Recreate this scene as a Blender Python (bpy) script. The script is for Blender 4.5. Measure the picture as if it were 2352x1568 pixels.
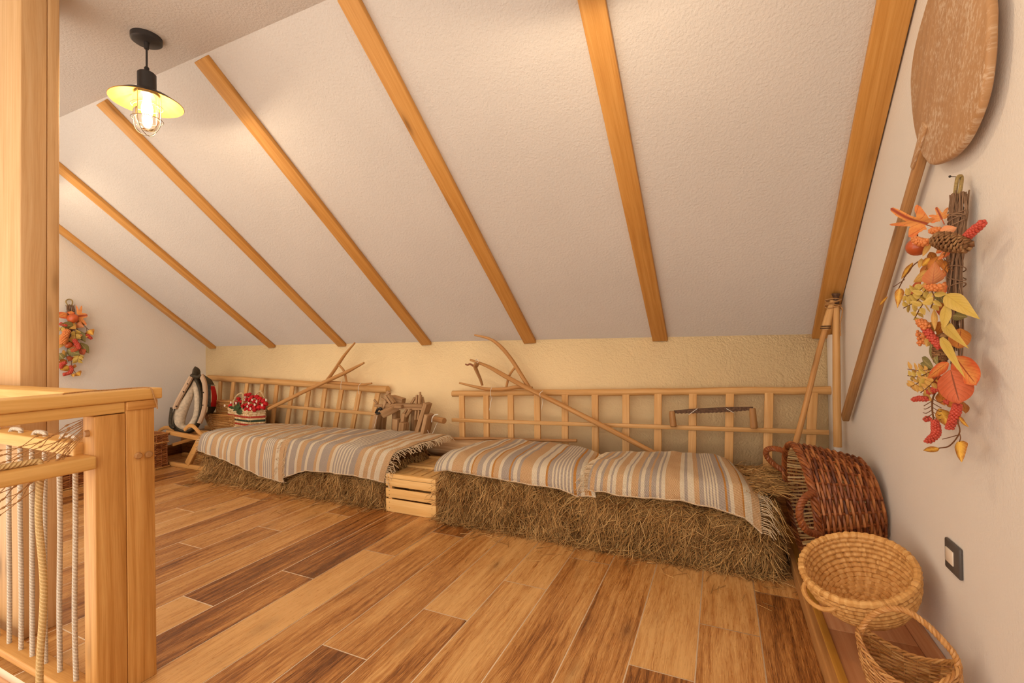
import bpy, math, random
import numpy as np
from mathutils import Vector, Matrix, noise as mnoise
random.seed(7); rng = np.random.default_rng(7)
PI = math.pi
D = bpy.data; COL = bpy.context.scene.collection
for _o in list(D.objects): D.objects.remove(_o)

# ------------------------------------------------------------------ camera
EYE = np.array([0.0, 0.0, 1.06]); F_PX = 1051.57
YAW, PIT, ROL = math.radians(24.485), math.radians(0.422), math.radians(-0.900)
def _basis():
    cy, sy, cp, sp, cr, sr = (math.cos(YAW), math.sin(YAW), math.cos(PIT), math.sin(PIT), math.cos(ROL), math.sin(ROL))
    f = np.array([-sy*cp, cy*cp, sp]); r = np.array([cy, sy, 0.0]); u = np.cross(r, f)
    return cr*r + sr*u, -sr*r + cr*u, f
CR, CU, CF = _basis()
cam_data = D.cameras.new('camera'); cam = D.objects.new('camera', cam_data); COL.objects.link(cam)
cam_data.sensor_width = 36; cam_data.lens = F_PX/2352*36; cam_data.clip_start = 0.02
cam.matrix_world = Matrix(((CR[0], CU[0], -CF[0], EYE[0]), (CR[1], CU[1], -CF[1], EYE[1]), (CR[2], CU[2], -CF[2], EYE[2]), (0, 0, 0, 1)))
sc = bpy.context.scene; sc.camera = cam

# ------------------------------------------------------------------ world, lamps' strength, exposure
WORLD_STRENGTH = 2.5; WORLD_COLOR = (1.0, 0.86, 0.70); LAMP_W = 15.0; LAMP_COLOR = (1.0, 0.80, 0.56)
world = D.worlds.new('world'); sc.world = world; world.use_nodes = True
_bg = world.node_tree.nodes['Background']; _bg.inputs[0].default_value = (*WORLD_COLOR, 1); _bg.inputs[1].default_value = WORLD_STRENGTH
sc.view_settings.view_transform = 'Standard'; sc.view_settings.look = 'None'
sc.view_settings.gamma = 1; sc.view_settings.use_curve_mapping = False
sc.view_settings.exposure = 0.17
sc.cycles.max_bounces = 10; sc.cycles.diffuse_bounces = 6; sc.cycles.transparent_max_bounces = 16

# ------------------------------------------------------------------ measured points: pixel of the 2352x1568 frame on a given plane
def _ray(x, y): return CF + (x-1176)/F_PX*CR - (y-784)/F_PX*CU
def py(x, y, Y): d = _ray(x, y); return EYE + d*(Y/d[1])
def px(x, y, X): d = _ray(x, y); return EYE + d*(X/d[0])
def pz(x, y, Z): d = _ray(x, y); return EYE + d*((Z-EYE[2])/d[2])
def pn(x, y, p0, n): d = _ray(x, y); n = np.asarray(n, float); return EYE + d*(((np.asarray(p0)-EYE)@n)/(d@n))
def A(*v): return np.array(v, float)
def unit(v): v = np.asarray(v, float); return v/max(np.linalg.norm(v), 1e-12)

# ------------------------------------------------------------------ room measures
XL, XR, YW, ZK, ZC = -5.08, 0.585, 3.14, 1.095, 2.51
SLOPE = 0.8214; YJ = YW-(ZC-ZK)/SLOPE; YB = -1.3
def zslope(y): return ZK+(YW-y)*SLOPE

# ------------------------------------------------------------------ mesh builder
class MB:
    def __init__(self): self.V = []; self.F = []; self.U = []; self.T = []; self.M = []; self.n = 0; self.tone = 0.5; self.mi = 0
    def add(self, v, f, uv=None, tone=None):
        v = np.asarray(v, float).reshape(-1, 3); f = np.asarray(f, int)
        if uv is None: uv = np.zeros(f.shape+(2,))
        self.V.append(v); self.F.append(f+self.n); self.U.append(np.asarray(uv, float)); self.n += len(v)
        self.T.append(np.full(len(f), self.tone) if tone is None else np.asarray(tone, float)); self.M.append(np.full(len(f), self.mi)); return self
    def beam(self, p0, p1, w, h, up=(0, 0, 1), w2=None, h2=None):
        p0 = np.asarray(p0, float); p1 = np.asarray(p1, float); d = unit(p1-p0); s = np.cross(d, up)
        if np.linalg.norm(s) < 1e-4: s = np.cross(d, (0, 1, 0))
        s = unit(s); u = np.cross(s, d); L = np.linalg.norm(p1-p0); w2 = w2 or w; h2 = h2 or h; vs = []
        for p, a, b in ((p0, w, h), (p1, w2, h2)):
            for i, j in ((-1, -1), (1, -1), (1, 1), (-1, 1)): vs.append(p+s*i*a/2+u*j*b/2)
        o = rng.random(2)*50
        f = [(0, 1, 5, 4), (1, 2, 6, 5), (2, 3, 7, 6), (3, 0, 4, 7), (3, 2, 1, 0), (4, 5, 6, 7)]
        uv = []; q = 0
        for k, e in enumerate((w, h, w, h)): uv.append([(0, q), (0, q+e), (L, q+e), (L, q)]); q += e
        uv += [[(0, 0), (.3*w, 0), (.3*w, h), (0, h)]]*2
        return self.add(vs, f, np.array(uv)+o)
    def box(self, lo, hi):
        lo = np.asarray(lo, float); hi = np.asarray(hi, float); e = hi-lo; k = int(np.argmax(e)); c = (lo+hi)/2; d = np.zeros(3); d[k] = e[k]/2
        if k == 2: return self.beam(c-d, c+d, e[0], e[1], (0, 1, 0))
        if k == 0: return self.beam(c-d, c+d, e[1], e[2])
        return self.beam(c-d, c+d, e[0], e[2])
    def tube(self, pts, rad, n=8, closed=False, cap=True, flat=1.0, ref=None, tone=None):
        P = np.asarray(pts, float); m = len(P); R = np.broadcast_to(np.asarray(rad, float), (m,))
        T = (np.roll(P, -1, 0)-np.roll(P, 1, 0)) if closed else np.gradient(P, axis=0)
        T = T/np.maximum(np.linalg.norm(T, axis=1), 1e-12)[:, None]
        if ref is None:
            N = np.zeros((m, 3)); a = np.eye(3)[int(np.argmin(np.abs(T[0])))]; nn = unit(a-T[0]*(a@T[0]))
            for i in range(m): nn = unit(nn-T[i]*(nn@T[i])); N[i] = nn
        else:
            N = np.broadcast_to(np.asarray(ref, float), (m, 3)); N = N-T*(N*T).sum(1)[:, None]; N = N/np.maximum(np.linalg.norm(N, axis=1), 1e-9)[:, None]
        B = np.cross(T, N); a = np.arange(n)/n*2*PI
        V = (P[:, None]+R[:, None, None]*(np.cos(a)[None, :, None]*N[:, None]+flat*np.sin(a)[None, :, None]*B[:, None])).reshape(-1, 3)
        k = m if closed else m-1; i = np.repeat(np.arange(k), n); j = np.tile(np.arange(n), k); i2 = (i+1) % m; j2 = (j+1) % n
        F = np.stack([i*n+j, i*n+j2, i2*n+j2, i2*n+j], 1)
        s = np.concatenate([[0], np.cumsum(np.linalg.norm(np.diff(P, axis=0), axis=1))]); s = np.append(s, s[-1]+.01); o = rng.random(2)*50
        rm = float(R.mean()); va = j/n*2*PI*rm; vb = (j+1)/n*2*PI*rm; sa = s[i]; sb = s[i+1]
        UV = np.stack([np.stack([sa, va], 1), np.stack([sa, vb], 1), np.stack([sb, vb], 1), np.stack([sb, va], 1)], 1)+o
        tt = None if tone is None else np.full(len(F), tone)
        self.add(V, F, UV, tt)
        if cap and not closed:
            c = self.n-len(V)
            for q, rev in ((0, True), (m-1, False)):
                ids = np.arange(n)+q*n+c
                if rev: ids = ids[::-1]
                self.F.append(ids[None]); self.U.append(np.zeros((1, n, 2))+o); self.T.append(np.full(1, self.tone if tone is None else tone)); self.M.append(np.full(1, self.mi))
        return self
    def grid(self, P, uv=None, closed_u=False, closed_v=False, tone=None):
        P = np.asarray(P, float); a, b = P.shape[:2]; ka = a if closed_u else a-1; kb = b if closed_v else b-1
        i, j = np.meshgrid(np.arange(ka), np.arange(kb), indexing='ij'); i = i.ravel(); j = j.ravel(); i2 = (i+1) % a; j2 = (j+1) % b
        F = np.stack([i*b+j, i2*b+j, i2*b+j2, i*b+j2], 1); UV = None
        if uv is not None: UV = uv.reshape(-1, 2)[F]
        return self.add(P.reshape(-1, 3), F, UV, tone)
    def lathe(self, prof, n=24, c=(0, 0, 0), ax=(0, 0, 1)):
        ax = unit(ax); t = np.eye(3)[int(np.argmin(np.abs(ax)))]; e1 = unit(np.cross(ax, t)); e2 = np.cross(ax, e1); c = np.asarray(c, float)
        a = np.arange(n)/n*2*PI; pr = np.asarray(prof, float)
        P = c+pr[:, None, :1]*(np.cos(a)[None, :, None]*e1+np.sin(a)[None, :, None]*e2)+pr[:, None, 1:]*ax
        s = np.cumsum(np.r_[0, np.linalg.norm(np.diff(pr, axis=0), axis=1)]); UV = np.stack(np.broadcast_arrays(s[:, None], a[None]*pr[:, :1].max()), -1)
        return self.grid(P[:, ::-1], UV[:, ::-1], closed_v=True)
    def ball(self, c, r, n=8, squash=1.0, ax=(0, 0, 1)):
        t = np.linspace(.02, PI-.02, max(4, n//2+1)); return self.lathe(np.stack([r*np.sin(t), -r*squash*np.cos(t)], 1), n, c, ax)
    def build(self, name, mat, parent=None, smooth=True, bev=0, angle=40):
        me = D.meshes.new(name); V = np.concatenate(self.V); me.vertices.add(len(V)); me.vertices.foreach_set('co', V.astype(np.float32).ravel())
        loops = np.concatenate([f.ravel() for f in self.F]); tot = np.concatenate([np.full(len(f), f.shape[1]) for f in self.F])
        me.loops.add(len(loops)); me.loops.foreach_set('vertex_index', loops.astype(np.int32)); me.polygons.add(len(tot))
        me.polygons.foreach_set('loop_start', np.r_[0, np.cumsum(tot)[:-1]].astype(np.int32)); me.update(calc_edges=True)
        me.uv_layers.new(name='UVMap').data.foreach_set('uv', np.concatenate([u.reshape(-1, 2) for u in self.U]).astype(np.float32).ravel())
        me.attributes.new('tone', 'FLOAT', 'FACE').data.foreach_set('value', np.concatenate(self.T).astype(np.float32))
        me.polygons.foreach_set('material_index', np.concatenate(self.M).astype(np.int32))
        for m in (mat if isinstance(mat, (list, tuple)) else [mat]): me.materials.append(m)
        me.validate(clean_customdata=False)
        if smooth:
            me.shade_smooth()
            if angle: me.set_sharp_from_angle(angle=math.radians(angle))
        o = D.objects.new(name, me); COL.objects.link(o)
        if parent is not None: o.parent = parent; o.matrix_parent_inverse = Matrix.Translation(-parent.location)
        if bev:
            b = o.modifiers.new('bevel', 'BEVEL'); b.width = bev; b.segments = 2; b.limit_method = 'ANGLE'; b.angle_limit = math.radians(40)
        return o
def thing(name, loc, label, cat, group=None):
    o = D.objects.new(name, None); COL.objects.link(o); o.location = tuple(float(q) for q in loc); o.empty_display_size = .05
    return tag(o, label, cat, group)
def tag(o, label, cat, group=None):
    o['label'] = label; o['category'] = cat
    if group: o['group'] = group
    return o
def struct(o): o['kind'] = 'structure'; return o
def copy_tree(src, delta, label):
    """a thing, its parts and their sub-parts, moved by delta"""
    m = {}
    def rec(s, par):
        c = s.copy(); COL.objects.link(c); m[s] = c
        if par is None: c.location = Vector(s.location)+Vector(delta)
        else: c.parent = par; c.matrix_parent_inverse = s.matrix_parent_inverse.copy()
        for ch in s.children: rec(ch, c)
        return c
    r = rec(src, None); r['label'] = label; return r
def spline(pts, n=24):
    P = np.asarray(pts, float); m = len(P); Q = np.vstack([2*P[0]-P[1], P, 2*P[-1]-P[-2]]); out = []
    for t in np.linspace(0, m-1, n):
        i = min(int(t), m-2); s = t-i; a, b, c, d = Q[i:i+4]
        out.append(.5*(2*b+(c-a)*s+(2*a-5*b+4*c-d)*s*s+(3*b-a-3*c+d)*s**3))
    return np.array(out)
def fbm(p, s=1.0): return mnoise.fractal(Vector(p)*s, 1.0, 2.0, 3)

# ------------------------------------------------------------------ materials
class NT:
    def __init__(self, name):
        self.m = D.materials.new(name); self.m.use_nodes = True; self.t = self.m.node_tree; self.N = self.t.nodes; self.N.clear()
        self.out = self.N.new('ShaderNodeOutputMaterial')
    def n(self, typ, **kw):
        nd = self.N.new('ShaderNode'+typ); ins = kw.pop('ins', {})
        for k, v in kw.items(): setattr(nd, k, v)
        for k, v in ins.items():
            if hasattr(v, 'node'): self.t.links.new(v, nd.inputs[k])
            else: nd.inputs[k].default_value = v
        return nd
    def math(self, op, a, b=0.0, c=0.0): return self.n('Math', operation=op, ins={0: a, 1: b, 2: c}).outputs[0]
    def ramp(self, fac, stops, interp='LINEAR'):
        r = self.n('ValToRGB', ins={0: fac}); e = r.color_ramp; e.interpolation = interp
        while len(e.elements) < len(stops): e.elements.new(.5)
        for q, (p, c) in zip(e.elements, stops): q.position = p; q.color = (*c, 1)
        return r.outputs[0]
    def mix(self, f, a, b, blend='MIX'):
        m = self.n('Mix', data_type='RGBA', blend_type=blend); m.clamp_factor = True
        for k, v in ((0, f), (6, a), (7, b)):
            if hasattr(v, 'node'): self.t.links.new(v, m.inputs[k])
            else: m.inputs[k].default_value = v if k == 0 else (*v, 1)
        return m.outputs[2]
    def done(self, col, rough=.6, bump=None, bstr=.3, bdist=.002, metal=0, spec=.3, sheen=0):
        p = self.n('BsdfPrincipled'); self.p = p
        for k, v in (('Base Color', col), ('Roughness', rough), ('Metallic', metal), ('Specular IOR Level', spec)):
            if hasattr(v, 'node'): self.t.links.new(v, p.inputs[k])
            else: p.inputs[k].default_value = (*v, 1) if k == 'Base Color' else v
        if bump is not None:
            b = self.n('Bump', ins={'Strength': bstr, 'Distance': bdist, 'Height': bump}); self.t.links.new(b.outputs[0], p.inputs['Normal'])
        self.t.links.new(p.outputs[0], self.out.inputs[0]); return self.m
    def uv(self): return self.n('UVMap', uv_map='UVMap').outputs[0]
    def scaled(self, vec, s): return self.n('Mapping', ins={'Vector': vec, 'Scale': s}).outputs[0]
    def noise(self, vec, scale=1, detail=4, rough=.55, dist=0): return self.n('TexNoise', ins={'Vector': vec, 'Scale': scale, 'Detail': detail, 'Roughness': rough, 'Distortion': dist}).outputs[0]
    def tone(self): return self.n('Attribute', attribute_name='tone').outputs['Fac']
def wood(name, dark, mid, light, knot=True, rough=.5, fine=1.0, contrast=1.0, wear=None, knotcol=None):
    k = NT(name); uv = k.uv()
    big = k.noise(k.scaled(uv, (.9, 9, 1)), 1, 3, .5, .6)
    warp = k.n('VectorMath', operation='ADD', ins={0: k.scaled(uv, (1, 1, 1)), 1: k.n('CombineXYZ', ins={1: k.math('MULTIPLY', big, .05)}).outputs[0]}).outputs[0]
    g = k.noise(k.scaled(warp, (1.6, 55, 1)), 1, 5, .6, .2); f = k.noise(k.scaled(warp, (9*fine, 420*fine, 1)), 1, 2, .5)
    v = k.math('ADD', k.math('MULTIPLY', g, .62), k.math('ADD', k.math('MULTIPLY', f, .23), k.math('MULTIPLY', big, .22)))
    lo, hi = .53-.20/contrast, .53+.17/contrast
    c = k.ramp(v, [(lo, dark), ((lo+hi)/2, mid), (hi, light)])
    if knot:
        vo = k.n('TexVoronoi', feature='F1', ins={'Vector': k.scaled(uv, (2.1, 8.5, 1)), 'Scale': 1.0, 'Randomness': 1.0})
        d = k.ramp(vo.outputs['Distance'], [(.035, (1, 1, 1)), (.13, (.25, .25, .25)), (.24, (0, 0, 0))])
        c = k.mix(k.math('MULTIPLY', d, .75), c, knotcol or tuple(.45*q for q in dark))
    c = k.mix(k.math('MULTIPLY', k.math('SUBTRACT', k.tone(), .5), 1.0), c, light)
    if wear:
        w = k.math('MULTIPLY', k.noise(k.scaled(uv, (60, 110, 1)), 1, 4, .7), k.math('ADD', .35, k.noise(uv, 6, 3))); c = k.mix(k.ramp(w, [(.42, (0, 0, 0)), (.62, (.75, .75, .75))]), c, wear)
    return k.done(c, rough, v, .25, .0015)
def plain(name, col, rough=.5, metal=0, bumpscale=0, spec=.3, var=.0):
    k = NT(name); c = col; h = None
    if bumpscale or var:
        tc = k.n('TexCoord').outputs['Object']; h = k.noise(tc, bumpscale or 30, 4)
        if var: c = k.mix(k.ramp(h, [(.35, (0, 0, 0)), (.7, (1, 1, 1))]), tuple(q*(1-var) for q in col), tuple(min(1, q*(1+var*.5)) for q in col))
    return k.done(c, rough, h if bumpscale else None, .4, .002 if bumpscale < 150 else .0003, metal, spec)
def plaster(name, col, scale, strength, var=.04, swirl=False):
    k = NT(name); tc = k.n('TexCoord').outputs['Object']
    h = k.noise(tc, scale, 3, .6); big = k.noise(tc, 1.7, 3)
    if swirl:
        w = k.noise(k.n('VectorMath', operation='ADD', ins={0: tc, 1: k.n('VectorMath', operation='SCALE', ins={0: k.n('TexNoise', ins={'Vector': tc, 'Scale': 5.0}).outputs[1], 'Scale': .25}).outputs[0]}).outputs[0], 28, 4, .7)
        h = k.math('ADD', h, k.math('MULTIPLY', w, 1.4))
    c = k.mix(k.ramp(big, [(.35, (0, 0, 0)), (.65, (1, 1, 1))]), tuple(q*(1-var) for q in col), col)
    return k.done(c, .85, h, strength, .004, 0, .15)
M = {}
M['wall'] = plaster('white_plaster', (.75, .715, .675), 130, .35)
M['slope'] = plaster('textured_white_plaster', (.62, .585, .56), 90, .8)
M['knee'] = plaster('yellow_plaster', (.88, .70, .42), 80, .7, .08, True)
M['pine'] = wood('varnished_pine', (.38, .165, .036), (.52, .255, .068), (.64, .36, .12), contrast=1.25)
M['pine_rail'] = wood('pale_pine', (.55, .29, .075), (.68, .40, .125), (.78, .50, .19))
M['rafter'] = wood('rafter_spruce', (.40, .17, .035), (.52, .25, .06), (.62, .33, .10))
M['column'] = wood('column_spruce', (.47, .26, .10), (.58, .355, .165), (.66, .44, .235), contrast=1.0)
M['pole'] = wood('old_ash_pole', (.32, .145, .042), (.47, .235, .078), (.60, .34, .14), fine=.6)
M['rung'] = wood('ladder_ash', (.44, .22, .068), (.58, .325, .12), (.70, .44, .20))
M['darkpole'] = wood('dark_handle_wood', (.22, .10, .035), (.36, .18, .065), (.50, .28, .12), fine=.6)
M['peel'] = wood('floured_beech', (.30, .155, .065), (.40, .22, .10), (.50, .30, .15), knot=False, contrast=.7, wear=(.66, .55, .42))
M['crate'] = wood('crate_pine', (.66, .36, .11), (.80, .50, .19), (.88, .62, .29))
M['tool'] = wood('weathered_wood', (.17, .085, .035), (.36, .21, .10), (.54, .36, .21), fine=.6, rough=.7)
M['log'] = wood('weathered_log', (.40, .22, .10), (.60, .39, .21), (.76, .56, .35), rough=.8)
M['ledge'] = wood('larch_board', (.46, .20, .085), (.56, .27, .125), (.64, .35, .18))
M['lip'] = wood('oiled_edge_board', (.34, .15, .02), (.44, .21, .03), (.52, .27, .06), knot=False)
M['sled'] = wood('sled_ash', (.42, .20, .055), (.56, .29, .09), (.66, .38, .14))
M['metal'] = plain('dark_iron', (.055, .045, .04), .5, .6, 60, var=.4)
M['rust'] = plain('rusty_blade', (.14, .075, .045), .6, .5, 90, var=.5)
M['graphite'] = plain('anthracite_plastic', (.085, .075, .07), .45)
M['cream_plastic'] = plain('cream_plastic', (.75, .66, .55), .35)
M['white_trim'] = plain('white_paint', (.82, .80, .78), .5)
M['string'] = plain('white_string', (.75, .72, .66), .8)
M['twine'] = plain('brown_twine', (.46, .25, .10), .9, bumpscale=300, var=.3)
M['canopy'] = plain('black_metal', (.045, .04, .04), .42, .3)
def rope_mat(name, a, b):
    k = NT(name); uv = k.uv(); s = k.n('SeparateXYZ', ins={0: uv})
    w = k.math('SINE', k.math('ADD', k.math('MULTIPLY', s.outputs[0], 620.0), k.math('MULTIPLY', s.outputs[1], 420.0)))
    h = k.math('ADD', k.math('MULTIPLY', w, .5), k.noise(k.scaled(uv, (300, 300, 1)), 1, 3))
    return k.done(k.mix(k.ramp(h, [(.1, (0, 0, 0)), (.9, (1, 1, 1))]), a, b), .9, h, .9, .003, 0, .1)
M['rope'] = rope_mat('pale_cotton_rope', (.60, .51, .41), (.80, .73, .62))
M['rope_yellow'] = rope_mat('yellow_hemp_rope', (.60, .40, .17), (.78, .57, .29))
def straw_mat(name, stops, rough=.7):
    k = NT(name); c = k.ramp(k.tone(), stops); c = k.mix(.35, c, k.ramp(k.noise(k.n('TexCoord').outputs['Object'], 9, 3), [(.3, stops[0][1]), (.7, stops[-1][1])])); return k.done(c, rough, None, 0, 0, 0, .25)
M['straw'] = straw_mat('hay_stalks', [(0, (.10, .04, .01)), (.3, (.31, .14, .035)), (.6, (.57, .32, .10)), (1, (.86, .60, .28))])
M['haycore'] = straw_mat('hay_core', [(0, (.06, .025, .008)), (1, (.15, .075, .025))], .9)  # darker than the stalks: shade of the gaps between them put into the colour
def wicker(name, dark, mid, light, rough=.45, spec=.4):
    k = NT(name); uv = k.uv(); v = k.noise(k.scaled(uv, (30, 30, 1)), 1, 4, .6); f = k.noise(k.scaled(uv, (40, 700, 1)), 1, 2)
    t = k.math('ADD', k.math('MULTIPLY', v, .6), k.math('MULTIPLY', k.tone(), .5))
    return k.done(k.ramp(t, [(.32, dark), (.54, mid), (.78, light)]), rough, f, .3, .001, 0, spec)
M['wick_dark'] = wicker('red_brown_willow', (.085, .018, .004), (.235, .065, .016), (.40, .15, .045))
M['wick_inner'] = wicker('peeled_willow', (.42, .24, .09), (.58, .38, .17), (.70, .50, .26))
M['wick_mid'] = wicker('honey_willow', (.30, .12, .03), (.46, .22, .065), (.60, .34, .13))
M['wick_hamper'] = wicker('hamper_willow', (.13, .03, .008), (.30, .10, .028), (.46, .20, .07))
M['straw_coil'] = wicker('coiled_straw', (.42, .20, .05), (.60, .32, .10), (.70, .42, .16), .6)
M['tote'] = wicker('woven_palm', (.62, .42, .21), (.76, .57, .33), (.84, .68, .45), .7, .2)
M['jute_handle'] = rope_mat('palm_cord', (.60, .42, .22), (.82, .66, .42))
M['red_yarn'] = plain('red_yarn', (.46, .05, .03), .8); M['green_yarn'] = plain('dark_green_yarn', (.03, .055, .03), .8)
def rug_mat():
    k = NT('striped_wool_weave'); uv = k.uv(); s = k.n('SeparateXYZ', ins={0: uv})
    t = k.tone()   # 0 cream, .33 grey, .66 jute, 1 rust
    a = k.math('SINE', k.math('MULTIPLY', s.outputs[0], 1200.0)); b = k.math('SINE', k.math('ADD', k.math('MULTIPLY', s.outputs[1], 900.0), k.math('MULTIPLY', k.math('ROUND', k.math('MULTIPLY', s.outputs[0], 190.0)), PI)))
    nz = k.noise(k.scaled(uv, (260, 260, 1)), 1, 4, .7)
    h = k.math('ADD', k.math('ADD', k.math('MULTIPLY', a, .22), k.math('MULTIPLY', b, .5)), nz)
    c1 = k.ramp(t, [(0, (.66, .56, .40)), (.25, (.32, .27, .235)), (.5, (.50, .275, .12)), (.75, (.46, .19, .045))], 'CONSTANT')
    c2 = k.ramp(t, [(0, (.93, .86, .72)), (.25, (.66, .58, .51)), (.5, (.84, .63, .40)), (.75, (.72, .38, .12))], 'CONSTANT')
    return k.done(k.mix(k.ramp(h, [(.15, (0, 0, 0)), (.95, (1, 1, 1))]), c1, c2), .95, h, .8, .004, 0, .05)
M['rug'] = rug_mat()
M['fringe'] = plain('wool_fringe', (.70, .56, .38), .95, bumpscale=200, var=.25)
M['hem'] = plain('wool_hem', (.66, .52, .36), .95, bumpscale=200, var=.3)
def floor_mat():
    k = NT('wood_look_tile'); uv = k.uv(); t = k.tone()
    big = k.noise(k.scaled(uv, (1.5, 9, 1)), 1, 4, .6, .5)
    warp = k.n('VectorMath', operation='ADD', ins={0: uv, 1: k.n('CombineXYZ', ins={1: k.math('MULTIPLY', big, .045)}).outputs[0]}).outputs[0]
    g = k.noise(k.scaled(warp, (2.0, 60, 1)), 1, 6, .65, .15); f = k.noise(k.scaled(warp, (16, 420, 1)), 1, 4, .65)
    sp = k.noise(k.scaled(uv, (30, 110, 1)), 1, 3, .6)
    v = k.math('ADD', k.math('MULTIPLY', big, .34), k.math('ADD', k.math('MULTIPLY', g, .42), k.math('MULTIPLY', f, .46)))
    v = k.math('ADD', v, k.math('MULTIPLY', k.math('SUBTRACT', t, .5), .30))
    v = k.math('ADD', k.math('MULTIPLY', k.math('SUBTRACT', v, .59), 1.35), .545); c = k.ramp(v, [(.38, (.11, .035, .007)), (.50, (.30, .115, .027)), (.60, (.49, .23, .066)), (.78, (.70, .42, .165))])
    vo = k.n('TexVoronoi', feature='F1', ins={'Vector': k.scaled(warp, (2.3, 6.5, 1)), 'Scale': 1.0})
    d = k.ramp(vo.outputs['Distance'], [(.03, (1, 1, 1)), (.10, (.35, .35, .35)), (.25, (0, 0, 0))]); c = k.mix(k.math('MULTIPLY', d, .7), c, (.13, .045, .012))
    r = k.ramp(sp, [(.3, (.24, .24, .24)), (.7, (.42, .42, .42))])
    return k.done(c, r, v, .2, .0015, 0, .5)
M['floor'] = floor_mat(); M['grout'] = plain('pale_grout', (.90, .76, .58), .8)

# ------------------------------------------------------------------ room shell
PW, PX0, PLEN = 0.20375, 0.1121, 1.308     # plank width, x of a joint line, plank length
def build_floor():
    b = MB(); g = .0021
    regs = [(XL, -1.77, .69, YW), (-1.77, XR, YB, YW)]
    for i in range(int((XL-PX0)/PW)-2, 4):
        xa, xb = PX0+i*PW, PX0+(i+1)*PW; y = 2.19+.327*i
        y -= math.ceil((y-YB)/PLEN)*PLEN
        while y < YW:
            t = float(np.clip(rng.normal(.56, .17), .08, .95)); o = rng.random(2)*40
            for (x0, x1, y0, y1) in regs:
                u0, u1, v0, v1 = max(xa+g, x0), min(xb-g, x1), max(y+g, y0), min(y+PLEN-g, y1)
                if u1-u0 < .004 or v1-v0 < .004: continue
                b.add([(u0, v0, 0), (u1, v0, 0), (u1, v1, 0), (u0, v1, 0)], [(0, 1, 2, 3)], [[(v0+o[0], u0+o[1]), (v0+o[0], u1+o[1]), (v1+o[0], u1+o[1]), (v1+o[0], u0+o[1])]], [t])
            y += PLEN
    b.mi = 1; z = -.0006
    for (x0, x1, y0, y1) in regs:
        b.add([(x0, y0, z), (x1, y0, z), (x1, y1, z), (x0, y1, z), (x0, y0, -.03), (x1, y0, -.03), (x1, y1, -.03), (x0, y1, -.03)], [(0, 1, 2, 3), (7, 6, 5, 4), (0, 4, 5, 1), (3, 2, 6, 7), (0, 3, 7, 4), (1, 5, 6, 2)])
    struct(b.build('floor', [M['floor'], M['grout']], smooth=False))
build_floor()
def gable(name, x, x2):
    pr = [(YB, -.03), (YW+.1, -.03), (YW+.1, ZK+.02), (YW, ZK+.02), (YJ, ZC+.02), (YB, ZC+.02)]; pr = [(YB, -.03), (YW+.1, -.03), (YW+.1, ZK-.06), (YJ, ZC+.04), (YB, ZC+.04)]
    n = len(pr); v = [(x, *p) for p in pr]+[(x2, *p) for p in pr]; b = MB()
    b.add(v, [list(range(n))]); b.add(v, [list(range(n, 2*n))[::-1]]); b.add(v, [(i, i+n, (i+1) % n+n, (i+1) % n) for i in range(n)])
    struct(b.build(name, M['wall'], smooth=False))
gable('wall_left', XL, XL-.1); gable('wall_right', XR, XR+.1)
b = MB(); b.box((XL, YW, -.03), (XR, YW+.1, ZK+.005)); struct(b.build('wall_back', M['knee'], smooth=False))
b = MB()
pr = [(YB, ZC), (YJ, ZC), (YW+.1, ZK-.1*SLOPE), (YW+.1, ZK+.06), (YJ+.05, ZC+.1), (YB, ZC+.1)]
pr = [(YB, ZC), (YJ, ZC), (YW+.1, ZK-.1*SLOPE+.0), (YW+.1, ZK+.04), (YJ+.05, ZC+.1), (YB, ZC+.1)]
for q in range(len(pr)):
    (ya, za), (yb, zb) = pr[q], pr[(q+1) % len(pr)]
    b.add([(XL, ya, za), (XR, ya, za), (XR, yb, zb), (XL, yb, zb)], [(0, 3, 2, 1)])
struct(b.build('ceiling', M['slope'], smooth=False))
# low tiled ledge along the knee wall, skirting tiles, white corner strip
b = MB(); b.tone = .35; b.box((XL, 2.88, 0), (XR, YW, .215)); struct(b.build('trim_1', M['floor'], smooth=False))
b = MB(); b.tone = .3; b.box((XL, .75, 0), (XL+.012, 2.88, .105)); struct(b.build('baseboard_left', M['floor'], smooth=False))
b = MB(); b.box((XR-.03, 3.0, .215), (XR, YW, ZK-.005)); struct(b.build('trim_2', M['white_trim'], smooth=False, bev=.003))
# stairwell edge below the rope railing
b = MB(); b.box((-3.4, .56, -.10), (-1.78, .685, -.065)); struct(b.build('trim_3', M['pine'], smooth=False, bev=.004))
b = MB(); b.box((-3.4, .685, -.9), (-1.77, .70, -.031)); b.box((-1.785, -1.2, -.9), (-1.77, .685, -.031)); struct(b.build('trim_4', M['ledge'], smooth=False))
b = MB(); b.box((-3.6, -1.2, -.95), (-1.77, .7, -.9)); struct(b.build('trim_5', M['pine'], smooth=False))

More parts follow.
